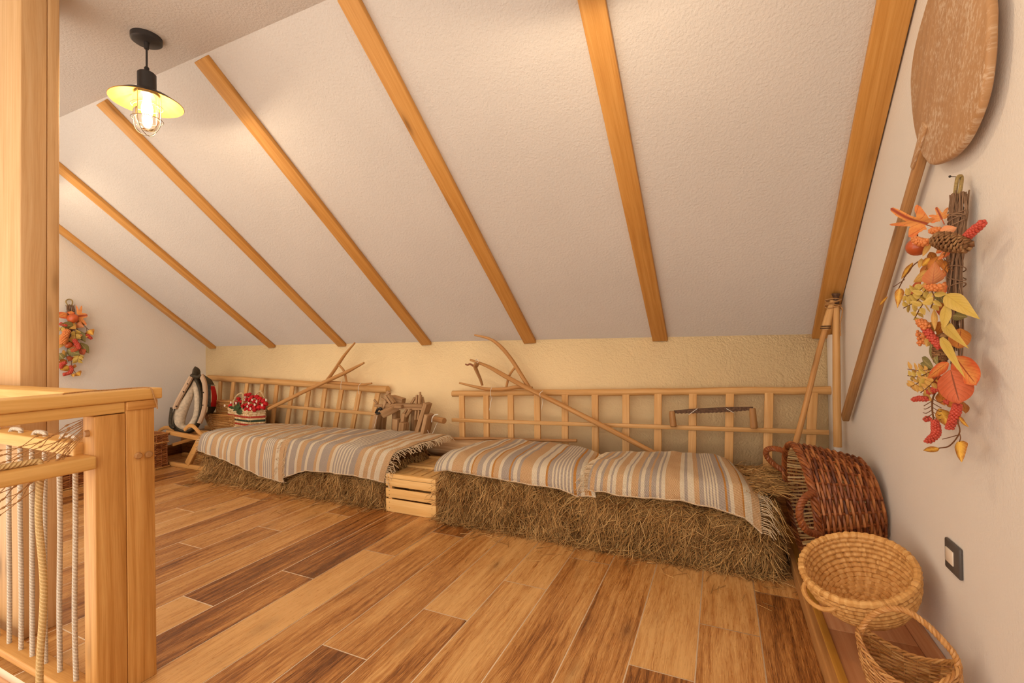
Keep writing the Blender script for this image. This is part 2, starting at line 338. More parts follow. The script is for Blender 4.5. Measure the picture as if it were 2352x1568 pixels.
# rafters on the slope
RT = .026; nrm = unit((0, -SLOPE, -1.0)); dn = unit((0, 1.0, -SLOPE))
rn = ['slim timber rafter against the white gable wall on the far left', 'timber rafter second from the far left gable wall', 'timber rafter whose top end shows left of the pendant lamp', 'timber rafter whose top end shows right of the pendant lamp', 'timber rafter meeting the low wall above the curved hay fork', 'timber rafter running down above the two handled saw', 'wide timber rafter against the right gable wall beside the wooden peel']
for q, (xa, xb, xt) in enumerate([(-5.0, -4.905, -5.028), (-4.085, -3.99, -4.195), (-3.165, -3.072, -3.215), (-2.25, -2.155, -2.303), (-1.33, -1.235, -1.36), (-.408, -.312, -.412), (.482, .582, .528)]):
    c = (xa+xb)/2; top = A(xt, YJ, ZC)+nrm*RT*.5; bot = A(c, YW, ZK)+nrm*RT*.5+dn*.012
    top = top+dn*RT*.5*.8
    o = MB().beam(top-dn*.02*0, bot, xb-xa, RT, up=-nrm).build('rafter', M['rafter'], smooth=False, bev=.003); tag(o, rn[q], 'rafter', 'rafters on the sloping ceiling')

# ------------------------------------------------------------------ pendant lamps (the row of loft lamps, Y = 1.225)
def glass_mat():
    k = NT('clear_lamp_glass'); tr = k.n('BsdfTransparent', ins={0: (1, .97, .92, 1)}); gl = k.n('BsdfGlossy', ins={0: (1, .95, .85, 1), 'Roughness': .08})
    fr = k.n('Fresnel', ins={0: 1.35}); mx = k.n('MixShader', ins={0: fr.outputs[0], 1: tr.outputs[0], 2: gl.outputs[0]}); k.t.links.new(mx.outputs[0], k.out.inputs[0]); return k.m
def emit_mat(name, col, s):
    k = NT(name); e = k.n('Emission', ins={0: (*col, 1), 1: s}); k.t.links.new(e.outputs[0], k.out.inputs[0]); return k.m
def bulb_mat():
    k = NT('glowing_bulb'); e = k.n('Emission', ins={0: (1.0, .88, .66, 1), 1: 16.0}); tr = k.n('BsdfTransparent'); mx = k.n('MixShader', ins={0: .4, 1: tr.outputs[0], 2: e.outputs[0]}); k.t.links.new(mx.outputs[0], k.out.inputs[0]); return k.m
M['glass'] = glass_mat(); M['bulb'] = bulb_mat()
M['gold'] = plain('gold_lacquer', (.55, .32, .08), .4, .35, 25, var=.15); M['wire'] = plain('cage_wire', (.30, .25, .19), .35, .7)
def pendant(x, y, label):
    t = thing('pendant_lamp', (x, y, ZC), label, 'lamp', 'loft pendant lamps')
    MB().lathe([(.001, ZC-.028), (.052, ZC-.028), (.06, ZC-.022), (.06, ZC)], 40, (x, y, 0)).lathe([(.001, ZC-.058), (.009, ZC-.058), (.011, ZC-.027)], 12, (x, y, 0)).build('canopy', M['canopy'], t)
    MB().tube([(x, y, ZC-.05), (x+.001, y, 2.44), (x, y, 2.36)], .0042, 8).build('cord', M['canopy'], t)
    sk = MB().lathe([(.006, 2.37), (.010, 2.365), (.010, 2.345), (.030, 2.342), (.036, 2.336), (.036, 2.255), (.046, 2.246), (.044, 2.235), (.001, 2.235)], 32, (x, y, 0)).build('socket', M['canopy'], t)
    sh = MB(); prof = [(.038, 2.257), (.062, 2.249), (.10, 2.231), (.138, 2.206), (.141, 2.203)]; inn = [(.139, 2.201), (.10, 2.227), (.062, 2.245), (.03, 2.250)]
    sh.lathe(prof[::-1], 48, (x, y, 0)); sh.mi = 1; sh.lathe([(.141, 2.203)]+inn, 48, (x, y, 0)); s = sh.build('lamp_shade', [M['canopy'], M['gold']], t, angle=60)
    MB().lathe([(.046, 2.236), (.052, 2.215), (.0525, 2.14), (.048, 2.11), (.034, 2.083), (.015, 2.073), (.001, 2.071)], 32, (x, y, 0)).build('glass_jar', M['glass'], t)
    MB().lathe([(.014, 2.236), (.014, 2.222), (.018, 2.20), (.023, 2.175), (.020, 2.15), (.010, 2.133), (.001, 2.130)], 20, (x, y, 0)).build('bulb', M['bulb'], sk)
    cg = MB(); R = .060
    for z in (2.185, 2.125): a = np.arange(36)/36*2*PI; cg.tube(np.stack([x+R*np.cos(a), y+R*np.sin(a), a*0+z], 1), .0016, 6, closed=True)
    for q in range(2):
        a = np.linspace(0, PI, 25); rr = R*np.cos(a); zz = np.where(True, 2.115-.062*np.sin(a), 0); P = np.stack([x+rr*math.cos(q*PI/2+.5), y+rr*math.sin(q*PI/2+.5), zz], 1)
        P = np.vstack([[P[0][0], P[0][1], 2.235], P, [P[-1][0], P[-1][1], 2.235]]); cg.tube(P, .0016, 6)
    cg.build('wire_cage', M['wire'], t)
    l = D.lights.new('bulb_light', 'POINT'); l.energy = LAMP_W; l.color = LAMP_COLOR; l.shadow_soft_size = .022
    lo = D.objects.new('bulb_light', l); COL.objects.link(lo); lo.parent = t; lo.matrix_parent_inverse = Matrix.Translation(-t.location); lo.location = (x, y, 2.165)
    return t
p0 = pendant(-2.39, 1.225, 'dark metal pendant lamp with gold-lined shade and caged glowing bulb')
copy_tree(p0, (-2.0, 0, 0), 'dark pendant lamp of the same row, hidden behind the timber column')
copy_tree(p0, (2.0, 0, 0), 'dark pendant lamp of the same row, above the picture near the right wall')
copy_tree(p0, (1.9, -1.75, 0), 'dark pendant lamp hanging behind the viewpoint above the floor')
copy_tree(p0, (-.9, -1.75, 0), 'unseen pendant lamp added above the stairwell to brighten the low wall')  # added lamp behind the camera, brightens the low wall and the bales

# ------------------------------------------------------------------ timber column and the railing
t = thing('timber_column', (-2.43, .83, 0), 'tall glued timber column rising to the ceiling behind the railing', 'column')
yt = px(139.5, 0, -2.36)[1]-px(133, 900, -2.36)[1]
def colbeam(x0, x1, y0, y1): return MB().beam(((x0+x1)/2, (y0+y1)/2-.002, 0), ((x0+x1)/2, (y0+y1)/2+yt*.9, ZC), x1-x0, y1-y0, (0, 1, 0))
colbeam(-2.62, -2.36, .781, .8555).build('timber', M['column'], t, False, .004); colbeam(-2.62, -2.361, .8565, .893).build('timber', M['column'], t, False, .004)

t = thing('rope_railing', (-1.735, .8, 0), 'pale pine stair railing with twin corner posts and rope balusters', 'railing')
MB().box((-1.77, .726, 0), (-1.70, .8035, .865)).build('post', M['pine'], t, False, .003)
MB().box((-1.77, .8045, 0), (-1.70, .884, .90)).build('post', M['pine'], t, False, .003)
MB().box((-1.79, -.5, .901), (-1.692, .905, .937)).build('handrail', M['pine_rail'], t, False, .005)
MB().box((-3.3, .69, .901), (-1.791, .775, .940)).build('handrail', M['pine_rail'], t, False, .005)
MB().box((-1.765, -.5, .868), (-1.700, .803, .9005)).build('under_rail', M['pine_rail'], t, False, .003)
MB().box((-3.3, .70, .868), (-1.771, .765, .9005)).build('under_rail', M['pine_rail'], t, False, .003)
MB().box((-1.776, .805, .872), (-1.694, .892, .9005)).build('cap_block', M['pine'], t, False, .004)
MB().box((-1.765, -.5, .711), (-1.688, .726, .750)).build('mid_rail', M['pine_rail'], t, False, .006)
MB().box((-3.3, .705, .745), (-1.771, .768, .785)).build('mid_rail', M['pine_rail'], t, False, .005)
MB().box((-3.3, .6955, .026), (-1.771, .7525, .052)).build('bottom_rail', M['pine'], t, False, .004)
MB().box((-1.765, -.5, .026), (-1.700, .725, .052)).build('bottom_rail', M['pine'], t, False, .004)
for q in ((316, 1046), (340, 1043)):
    c = px(*q, -1.70); MB().tube([c+A(-.02, 0, 0), c+A(.007, 0, 0), c+A(.010, 0, 0)], [.0105, .0105, .008], 10).build('peg', M['darkpole'], t)
c = py(203, 995, .726); MB().tube([c+A(0, .02, 0), c+A(0, -.007, 0), c+A(0, -.010, 0)], [.0105, .0105, .008], 10).build('peg', M['darkpole'], t)
def twist(pts, r, name, mat, par):
    return MB().tube(pts, r, 10).build(name, mat, par)
xs = [-1.817, -1.915, -2.011, -2.099, -2.183, -2.268, -2.36, -2.46, -2.56, -2.66]
for k in range(0, len(xs), 2):
    xa, xb = xs[k], xs[k+1]; w = .004*rng.normal(size=6)
    P = spline([(xa, .725, .010), (xa+.002+w[0], .724, .25), (xa-.003+w[1], .727, .5), (xa, .727, .74), (xa-.006, .731, .788), (xa-.022, .735, .794), (xb+.022, .735, .795), (xb+.006, .731, .788), (xb, .727, .74), (xb+.003+w[2], .724, .5), (xb+w[3], .726, .25), (xb, .724, .010)], 90)
    twist(P, .0068, 'rope', M['rope'], t)
yr = px(98, 1200, -1.728)[1]; yl = yr+.004
P = spline([(-1.728, -.45, .7585), (-1.726, .1, .7575), (-1.729, .40, .758), (-1.728, yr-.03, .7585), (-1.728, yr-.006, .752), (-1.728, yr-.004, .72), (-1.728, (yr+yl)/2-.01, .60), (-1.728, yl-.003, .40), (-1.728, yl-.012, .2), (-1.728, yl-.014, .012)], 90)
twist(P, .0082, 'rope', M['rope_yellow'], t)['label'] = 'thick yellow hemp rope'
# fishing net draped in the railing opening, tied to the corner post
nb = MB(); nb_n = 18; cols = 9
top = [px(191, 962+i*2.4, -1.733) for i in range(nb_n)]; bot = [px(-130, 1062+i*10.5, -1.733) for i in range(nb_n)]
G = np.zeros((nb_n, cols, 3))
for i in range(nb_n):
    for j in range(cols):
        s = j/(cols-1); p = top[i]*(1-s)+bot[i]*s; sag = -.035*math.sin(PI*s)*(.4+i/nb_n); G[i, j] = p+A(.006*rng.normal()*min(1, 4*s), .008*rng.normal()*min(1, 4*s), sag+.004*rng.normal()*min(1, 5*s))
for i in range(nb_n):
    m = G[i].copy()
    for j in range(1, cols):
        o = i+1 if (i+j) % 2 == 0 else i-1
        if 0 <= o < nb_n: m[j] = .5*(G[i, j]+G[o, j])
    nb.tube(spline(m, 70), .0011, 5)
    for j in range(1, cols-1): kd = unit(m[j+1]-m[j-1]); nb.tube([m[j]-kd*.005, m[j]-kd*.002, m[j]+kd*.002, m[j]+kd*.005], [.0011, .0027, .0027, .0011], 6)
tag(nb.build('fishing_net', M['twine'], None), 'brown knotted fishing net tied to the post inside the railing', 'net')
# twine over the rail corner
P = spline([(-1.72, .66, .9395), (-1.74, .72, .9400), (-1.735, .78, .9395), (-1.725, .84, .9400), (-1.705, .868, .9395), (-1.690, .872, .932), (-1.688, .878, .905), (-1.690, .885, .885), (-1.692, .888, .868)], 50)
tag(MB().tube(P, .0020, 7).build('twine', M['twine'], None), 'thin brown twine lying over the railing corner', 'string')

# ------------------------------------------------------------------ right wall ledge (raised board with edge strip)
t = thing('wall_ledge', (.42, 1.9, 0), 'low wooden ledge of reddish boards along the foot of the right wall', 'ledge')
LT = .066
MB().beam((.288, .6, LT/2), (.272+.012, 2.87, LT/2), .022, LT).build('front_board', M['pole'], t, False, .002)
MB().beam((.310, .6, LT-.004), (.306, 2.87, LT-.004), .026, .014).build('edge_strip', M['lip'], t, False, .003)
MB().box((.322, .6, .03), (XR-.016, 1.9, LT-.006)).build('board', M['ledge'], t, False, .002)
MB().box((.322, 1.902, .03), (XR-.016, 2.87, LT-.006)).build('board', M['ledge'], t, False, .002)
MB().box((XR-.015, .6, .03), (XR-.001, 2.87, .125)).build('back_board', M['ledge'], t, False, .002)

# ------------------------------------------------------------------ hay bales
def straw(b, base, dirn, length, rad=.0011, bend=.35):
    n = len(base); dirn = dirn/np.linalg.norm(dirn, axis=1)[:, None]; rnd = rng.normal(size=(n, 3)); side = np.cross(dirn, rnd); side /= np.linalg.norm(side, axis=1)[:, None]; up = np.cross(side, dirn)
    L = length[:, None]; bd = (rng.normal(size=n)*bend)[:, None]
    P = np.stack([base, base+dirn*L*.5+up*L*bd*.25, base+dirn*L+up*L*bd*.15+A(0, 0, -1)*L*np.abs(bd)*.2], 1)
    V = []; a = np.array([0, 2.09, 4.19])
    for q, k in ((0, 1.0), (1, 1.0), (2, .5)):
        for an in a: V.append(P[:, q]+(side*math.cos(an)+up*math.sin(an))*rad*k)
    V = np.stack(V, 1).reshape(-1, 3); f = []
    for q in (0, 1):
        for j in range(3): f.append((q*3+j, q*3+(j+1) % 3, q*3+3+(j+1) % 3, q*3+3+j))
    F = (np.arange(n)[:, None, None]*9+np.array(f)[None]).reshape(-1, 4); tn = np.repeat(np.clip(rng.beta(2, 2, n), 0, 1), 6)
    b.add(V, F, None, tn)
def bale(x0, x1, y0, y1, h, label, hem, nf=5200, lean=0.0, topend=None):
    t = thing('hay_bale', ((x0+x1)/2, (y0+y1)/2, 0), label, 'hay bale', 'hay bales along the low wall')
    nx, na = 44, 48; b = MB(); cx, cy = (x0+x1)/2, (y0+y1)/2; hx, hy = (x1-x0)/2, (y1-y0)/2
    # rounded box core by squashing a sphere, roughened
    u = np.linspace(0, 2*PI, 64, endpoint=False); v = np.linspace(-PI/2, PI/2, 32); P = np.zeros((64, 32, 3)); pw = .22
    sg = lambda c: np.sign(c)*np.abs(c)**pw
    for i in range(64):
        for j in range(32):
            p = A(cx+(hx-.012)*sg(math.cos(u[i]))*abs(math.cos(v[j]))**pw, cy+(hy-.012)*sg(math.sin(u[i]))*abs(math.cos(v[j]))**pw, h/2+(h/2-.006)*sg(math.sin(v[j])))
            k = .018*fbm(p*14); P[i, j] = p+A(0 if abs(math.cos(u[i])) < .5 else k, k-.005 if math.sin(u[i]) < 0 else 0, min(0, k))
            P[i, j, 2] = min(max(P[i, j, 2], .002), h-.004)
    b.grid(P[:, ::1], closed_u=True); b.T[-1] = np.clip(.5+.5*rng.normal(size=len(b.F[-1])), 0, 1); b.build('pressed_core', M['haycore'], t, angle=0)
    s = MB()
    # front face
    n = nf; X = x0+(x1-x0)*rng.random(n); zm = np.minimum(np.interp(X, *zip(*hem))+.004, h-.03); Z = .006+(zm-.006)*rng.random(n)**.9
    rough = np.array([fbm((x, y0, z), 9) for x, z in zip(X, Z)]); Y = y0+.008-.018*rough-.03*np.clip((.12-Z)/.12, 0, 1)*rng.random(n)
    ang = rng.normal(-PI/2+lean, .75, n); d = np.stack([np.cos(ang), -.32+.30*rng.normal(size=n), np.sin(ang)], 1)
    L = .04+.10*rng.random(n)**1.3; d[:, 2] = np.maximum(d[:, 2], -(Z-.003)/L); d[:, 2] = np.minimum(d[:, 2], (zm+.002-Z)/L); keep = np.stack([X, Y, Z], 1)
    straw(s, keep, d, L, .0021)
    # ends
    for xe, sx in ((x0, -1), (x1, 1)):
        n = nf//4; Y = y0+(y1-y0)*rng.random(n); Z = .006+(h-.08)*rng.random(n); ang = rng.normal(-PI/2, .55, n)
        d = np.stack([sx*(.30+.25*np.abs(rng.normal(size=n))), np.cos(ang), np.sin(ang)], 1); L = .03+.07*rng.random(n); d[:, 2] = np.maximum(d[:, 2], -(Z-.003)/L); d[:, 2] = np.minimum(d[:, 2], (h-.075-Z)/L); d[:, 1] = np.where(Y < y0+.10, np.abs(d[:, 1]), d[:, 1])
        straw(s, np.stack([np.full(n, xe)-sx*.004, Y, Z], 1), d, L, .0020)
    if topend:
        n = 900; X = topend[0]+(topend[1]-topend[0])*rng.random(n); Y = y0+.02+(y1-y0-.03)*rng.random(n); ang = rng.normal(0, .9, n)
        d = np.stack([np.cos(ang), np.sin(ang), .10*rng.normal(size=n)], 1); straw(s, np.stack([X, Y, h-.012+.012*rng.random(n)], 1), d, .04+.07*rng.random(n), .0020)
    # loose skirt at the foot
    n = nf//6; X = x0+(x1-x0)*rng.random(n); Y = y0-.004-.05*rng.random(n)**2; ang = rng.random(n)*2*PI
    d = np.stack([np.cos(ang), np.sin(ang)*.6, .12*np.abs(rng.normal(size=n))], 1); straw(s, np.stack([X, Y, .003+.02*rng.random(n)*np.clip(1-(y0-Y)/.05, 0, 1)], 1), d, .04+.07*rng.random(n), .0018, .2)
    o = s.build('hay_stalks', M['straw'], t, smooth=False); o['kind'] = 'stuff'
    return t
bale(-3.93, -2.97, 2.41, 2.85, .365, 'hay bale at the far left under a striped rug, beside the sled', [(-3.93, .235), (-3.56, .185), (-3.19, .105), (-2.95, .082)], 4200)
bale(-2.95, -2.01, 2.42, 2.85, .365, 'hay bale under a striped rug just left of the slatted crates', [(-2.97, .092), (-2.70, .18), (-2.33, .19), (-2.0, .172)], 4200)
bale(-1.575, -.69, 2.385, 2.85, .375, 'hay bale under a striped rug just right of the slatted crates', [(-1.6, .318), (-1.4, .308), (-1.15, .298), (-.98, .288), (-.8, .286), (-.7, .255), (-.6, .285)], 6500)
bale(-.67, .215, 2.375, 2.85, .375, 'hay bale at the right end of the row, nearest the big willow basket', [(-.64, .293), (-.44, .281), (-.2, .294), (-.04, .276), (.13, .238), (.16, .34)], 7500, -.35, (.05, .23))
b = MB(); n = 520; X = -3.9+4.2*rng.random(n); Y = 2.37-.075*np.abs(rng.normal(size=n))**1.3; ang = rng.random(n)*2*PI
ok = ~((X > -2.1) & (X < -1.5)); X, Y, ang = X[ok], Y[ok], ang[ok]; n = len(X)
straw(b, np.stack([X, Y, np.full(n, .0025)], 1), np.stack([np.cos(ang), np.sin(ang), .02*np.abs(rng.normal(size=n))], 1), .03+.06*rng.random(n), .0016, .1)
o = b.build('loose_hay', M['straw'], None, smooth=False); o['kind'] = 'stuff'; tag(o, 'loose hay stalks scattered on the tiles before the bales', 'hay')

# ------------------------------------------------------------------ striped rugs draped over the bales
CR_, GR_, JU_, RU_ = .1, .35, .6, .9
def stripes(seq, L):
    tot = sum(w for _, w in seq); e = []; x = 0
    for c, w in seq: e.append((x/tot*L, (x+w)/tot*L, c)); x += w
    return e
SEQ_A = [(GR_, 2), (CR_, .6), (GR_, .8), (CR_, .6), (GR_, .8), (JU_, 1.2), (CR_, 2), (GR_, .7), (JU_, 3), (CR_, 1.5), (GR_, .7), (JU_, 2.2), (CR_, 1.2), (JU_, 1.6), (GR_, .6), (CR_, 1.6), (JU_, 3.4), (GR_, .6), (CR_, 2), (JU_, 2.6), (CR_, 1), (GR_, 1.6), (CR_, 1), (JU_, 3.4), (CR_, 1.6), (GR_, .8), (JU_, 2)] + [(CR_, .5), (GR_, .5)]*5 + [(JU_, 1.6), (CR_, 2), (JU_, 2.4)]
SEQ_B = [(JU_, 2.2), (GR_, 1), (CR_, 1), (GR_, 2.4), (CR_, 1), (JU_, 2.2), (GR_, 1.6), (CR_, 1.1), (GR_, 2.6), (JU_, 1), (CR_, 1.2), (GR_, 3), (JU_, 1.2), (CR_, 1.2)] + [(GR_, .6), (CR_, .5)]*6 + [(GR_, 2), (JU_, 1.8), (CR_, 1.4), (JU_, 1.6), (CR_, 1.2), (JU_, 1.4), (CR_, 2), (JU_, 2)]
SEQ_C = [(GR_, .8), (CR_, .5), (GR_, .8), (CR_, .5), (GR_, .8), (CR_, 2), (GR_, 1.1), (CR_, 1.6), (JU_, 5), (CR_, 1.4), (GR_, 1.2), (CR_, 1), (RU_, .6), (JU_, 2), (GR_, 2.2), (CR_, 1.5), (GR_, 1.4), (CR_, 1.1), (RU_, .8), (JU_, 2.2), (CR_, 1.2), (GR_, 3), (RU_, .7), (GR_, 1), (CR_, 1.6), (GR_, 1.2), (JU_, 4.5), (CR_, 2), (GR_, 1), (CR_, 2.4), (RU_, .8), (GR_, 1.6)] + [(CR_, .6), (GR_, .7)]*6 + [(RU_, 1), (GR_, 1.5), (CR_, 1.4), (JU_, 1.6), (RU_, .8), (CR_, 1.4)]
SEQ_D = [(GR_, 1), (JU_, 2), (GR_, 1), (CR_, 1.6), (GR_, 1.2), (JU_, 2), (CR_, 1.4), (GR_, .9), (CR_, 1.6), (JU_, 3), (CR_, 1.7), (GR_, .8), (CR_, 1.3), (JU_, 3), (GR_, 1), (CR_, 1.6), (GR_, 2), (JU_, 1), (GR_, 2), (CR_, 1.2), (GR_, .9), (CR_, 1.6), (JU_, 6), (CR_, 1.8), (GR_, 1.3), (CR_, 2.6), (JU_, 2), (GR_, 1.8)] + [(CR_, .7), (GR_, .5)]*5 + [(GR_, 2), (RU_, .8), (GR_, 1), (CR_, 1.4), (JU_, 3), (RU_, .6), (CR_, 2.8), (JU_, 3)]
def interp(tab, s): tab = np.asarray(tab, float); return np.interp(s, tab[:, 0], tab[:, 1])
def rug(label, seq, L, xf, xb, hem, back, yf, ztop, seed, lift=0.0, fr=(True, True), fl=.06, xmid=None, sidedrop=(0, 0)):
    """xf/xb: X along the front hem / back edge, hem: hem height, back: back-edge Y, as (s, value) tables over s in 0..1"""
    st = stripes(seq, L); edges = []
    for (a, b_, c) in st:
        k = max(1, int(round((b_-a)/.011))); edges += [(a+(b_-a)*i/k, a+(b_-a)*(i+1)/k, c) for i in range(k)]
    S = np.array([e[0] for e in edges]+[L])/L; nt = 46; P = np.zeros((len(S), nt, 3)); UV = np.zeros((len(S), nt, 2))
    for i, s in enumerate(S):
        zf = interp(hem, s); Yb = interp(back, s); X0 = interp(xf, s); X1 = interp(xb, s); Xm = X0+(X1-X0)*.45 if xmid is None else interp(xmid, s)
        wob = .010*mnoise.noise(Vector((s*9, seed, .3)))
        zc = ztop; pts = [(X0, yf+wob, zf), (X0+(Xm-X0)*.2, yf-.002+wob*.6, zf+.55*max(.02, zc-.055-zf)), (X0+(Xm-X0)*.5, yf+.022, zc-.030), (Xm, yf+.085, zc-.004)]
        m = 4
        for q in range(1, m+1): f = q/m; pts.append((Xm+(X1-Xm)*f, (yf+.085)+(Yb-yf-.085)*f, zc+.004+.010*mnoise.noise(Vector((s*5, f*3, seed)))))
        e = spline(pts, nt); ed = abs(s-.5)*2; e[:, 2] += .006*np.array([mnoise.noise(Vector((s*13, q*.18, seed+5))) for q in range(nt)])
        dr = sidedrop[0] if s < .5 else sidedrop[1]
        e[:, 2] -= dr*max(0, ed-.82)/.18
        P[i] = e+A(0, 0, lift); UV[i, :, 0] = s*L; UV[i, :, 1] = np.cumsum(np.r_[0, np.linalg.norm(np.diff(e, axis=0), axis=1)])
    N = np.zeros_like(P); gu = np.gradient(P, axis=0); gv = np.gradient(P, axis=1); N = np.cross(gu, gv); N /= np.linalg.norm(N, axis=2)[:, :, None]
    Tn = np.repeat(np.array([e[2] for e in edges]), nt-1); th = .004
    b = MB(); b.grid(P+N*th, UV, tone=Tn); b.grid((P-N*.001)[::-1], UV[::-1], tone=Tn.reshape(-1, nt-1)[::-1].ravel())
    root = thing('striped_rug', P[len(S)//2, nt//2], label, 'rug', 'striped rugs over the hay bales'); b.build('woven_cloth', M['rug'], root, angle=0)
    h = MB(); h.tube(P[:, 0]+A(0, -.001, .001), .0045, 6); h.tube(P[:, -1], .0045, 6); h.build('hem', M['hem'], root)
    f = MB()
    for e, sx, on in ((0, -1, fr[0]), (-1, 1, fr[1])):
        if not on: continue
        ed = P[e]; d = np.linalg.norm(np.diff(ed, axis=0), axis=1); cum = np.r_[0, np.cumsum(d)]
        for q in np.arange(.004, cum[-1], .0075):
            p = A(*[np.interp(q, cum, ed[:, k]) for k in range(3)]); ll = fl*(.6+.6*rng.random())
            e1 = p+A(sx*ll*.55, rng.normal()*.012, .006-.2*ll); e2 = p+A(sx*ll*(.75+.25*rng.random()), rng.normal()*.018, -.55*ll); f.tube(spline([p, e1, e2], 6), .0017, 5)
    if f.V: o = f.build('fringe', M['fringe'], root); o['kind'] = 'stuff'
    return root
rug('striped rug on the leftmost hay bale beside the flower bag', SEQ_A, 1.02, [(0, -3.915), (1, -2.93)], [(0, -3.66), (.5, -3.32), (1, -2.98)], [(0, .232), (.35, .185), (.75, .105), (1, .082)], [(0, 2.80), (.4, 2.86), (1, 2.84)], 2.352, .39, 1, 0, (True, True), .03, [(0, -3.86), (1, -2.90)])
rug('striped rug overhanging the slatted crates with a ragged fringe', SEQ_B, 1.05, [(0, -2.97), (1, -1.998)], [(0, -2.90), (1, -1.83)], [(0, .092), (.28, .18), (.66, .19), (1, .172)], [(0, 2.78), (.5, 2.86), (1, 2.86)], 2.358, .392, 2, .011, (True, True), .055, [(0, -2.90), (1, -1.86)])
rug('striped rug on the bale just right of the crates, with rust red threads', SEQ_C, 1.0, [(0, -1.60), (1, -.60)], [(0, -1.545), (1, -.66)], [(0, .318), (.2, .308), (.45, .298), (.62, .288), (.8, .286), (.9, .255), (1, .285)], [(0, 2.76), (.2, 2.86), (.7, 2.87), (1, 2.72)], 2.343, .402, 3, 0, (False, False), .03, [(0, -1.585), (1, -.62)], (.02, .02))
rug('striped rug with long white tassels on the rightmost hay bale', SEQ_D, .86, [(0, -.640), (1, .155)], [(0, -.600), (1, .075)], [(0, .293), (.25, .281), (.55, .294), (.75, .276), (1, .238)], [(0, 2.70), (.35, 2.80), (.8, 2.86), (1, 2.74)], 2.328, .402, 4, .011, (True, True), .075, [(0, -.630), (1, .135)], (.0, .05))

# ------------------------------------------------------------------ slatted wooden crates between the bales (one behind the other)
def crate(x0, x1, y0, y1, h, label, front=False):
    t = thing('wooden_crate', ((x0+x1)/2, (y0+y1)/2, 0), label, 'crate', 'upturned slatted crates'); g = .011
    lv = [(0.0, .082), (.092, .150), (.164, .218)]
    for z0, z1 in lv:
        for ya in (y0, y1-g):
            sl = MB().box((x0, ya, z0+.001), (x1, ya+g, z1)); sl = sl.build('slat', M['crate'], t, False, .0015)
            if ya == y0 and front:
                for xx in (x0+.028, x1-.028):
                    for z in (z0+.3*(z1-z0), z0+.75*(z1-z0)): MB().tube([(xx, y0+.004, z), (xx, y0-.0012, z)], .0022, 6).build('nail', M['metal'], sl)
        for xa in (x0, x1-g): MB().box((xa, y0+g, z0+.001), (xa+g, y1-g, z1-.004)).build('slat', M['crate'], t, False, .0015)
    for xa in (x0+g, x1-g-.03):
        for ya in (y0+g, y1-g-.03): MB().box((xa, ya, .001), (xa+.03, ya+.03, h-.016)).build('corner_post', M['crate'], t, False, .0015)
    for ya in (y0, y1-.034): MB().box((x0, ya, h-.030), (x1, ya+.034, h)).build('top_batten', M['crate'], t, False, .0015)
    k = 5; w = (x1-x0-.01)/k
    for i in range(k): MB().box((x0+.005+i*w+.006, y0+.035, h-.024), (x0+.005+(i+1)*w-.006, y1-.035, h-.012)).build('base_board', M['crate'], t, False, .001)
crate(-1.985, -1.602, 2.355, 2.613, .243, 'slatted pine crate standing in front, between two bales', True)
crate(-1.985, -1.602, 2.617, 2.870, .243, 'slatted pine crate behind the front one, at the fringe')

# ------------------------------------------------------------------ weathered log and thin pole behind the crates
P = spline([(-2.18, 2.99, .292), (-1.75, 2.985, .30), (-1.35, 2.985, .292), (-1.0, 2.99, .288)], 20)
b = MB().tube(P, [.068+.006*fbm(p*7) for p in P], 16)
tag(b.build('weathered_log', M['log'], None), 'weathered grey log with knots lying behind the crates', 'log')
pa, pb = py(1040, 1007, 2.915), py(1325, 1012, 2.905)
P = spline([pa, (pa*2+pb)/3+A(0, 0, .004), (pa+pb*2)/3-A(0, 0, .001), pb], 20)
tag(MB().tube(P, [.010+.002*abs(fbm(p*20)) for p in P], 8).build('thin_pole', M['darkpole'], None), 'thin dark branch lying behind the rug in front of the right ladder rack', 'stick')
c = py(1003, 1002, 2.93); tag(MB().lathe([(.001, .004), (.020, .006), (.024, 0), (.001, -.004)][::-1], 16, c).build('tin_lid', plain('tin', (.5, .52, .55), .35, .6), None), 'small grey tin lid behind the rug fringe and the log', 'lid')

# ------------------------------------------------------------------ ladder racks leaning on the low wall
def rack(label, pa, pb, rungs, slat, rr, zbot, wr, yt=3.055, yb_=2.975):
    t = thing('ladder_rack', ((pa+pb)/2)*A(1, 1, 0)+A(0, -.12, .215), label, 'ladder', 'wagon ladder racks on the low wall')
    P = np.array([pa*(1-q)+pb*q for q in np.linspace(0, 1, 26)]); P[:, 2] += .004*np.array([fbm(p, 4) for p in P])
    MB().tube(P, [rr*(1+.10*fbm(p, 6)) for p in P], 14).build('top_rail', M['rung'], t)
    for (xt, yt_, xb, yb) in rungs:
        a = py(xt, yt_, yt); a[2] = np.interp(a[0], [pa[0], pb[0]], [pa[2], pb[2]])+rr*.6; k = py(xb, yb, yb_); d = (k-a); k = a+d*((a[2]-zbot)/(-d[2]))
        MB().beam(a, k, wr, .018, (0, 1, .1)).build('rung', M['rung'], t, False, .003)
    q0, q1 = slat; MB().beam(q0, q1, .014, .026, (0, 0, 1)).build('cross_slat', M['rung'], t, False, .003)
    x0, x1 = min(pa[0], pb[0])+.05, max(pa[0], pb[0])-.05
    MB().beam((x0, yb_-.03, zbot-.012), (x1, yb_-.03, zbot-.012), .05, .042).build('bottom_rail', M['rung'], t, False, .006)
    n = MB()
    return t
R1 = [(1061, 909, 1062, 1000), (1117, 909, 1118, 1000), (1173, 909, 1174, 1002), (1234, 909, 1235, 1004), (1298, 908, 1298, 1006), (1367, 908, 1368, 1040), (1438, 907, 1438, 1038), (1512, 906, 1511, 1040), (1592, 905, 1590, 1040), (1677, 904, 1674, 1041), (1767, 903, 1763, 1042), (1868, 902, 1861, 1045)]
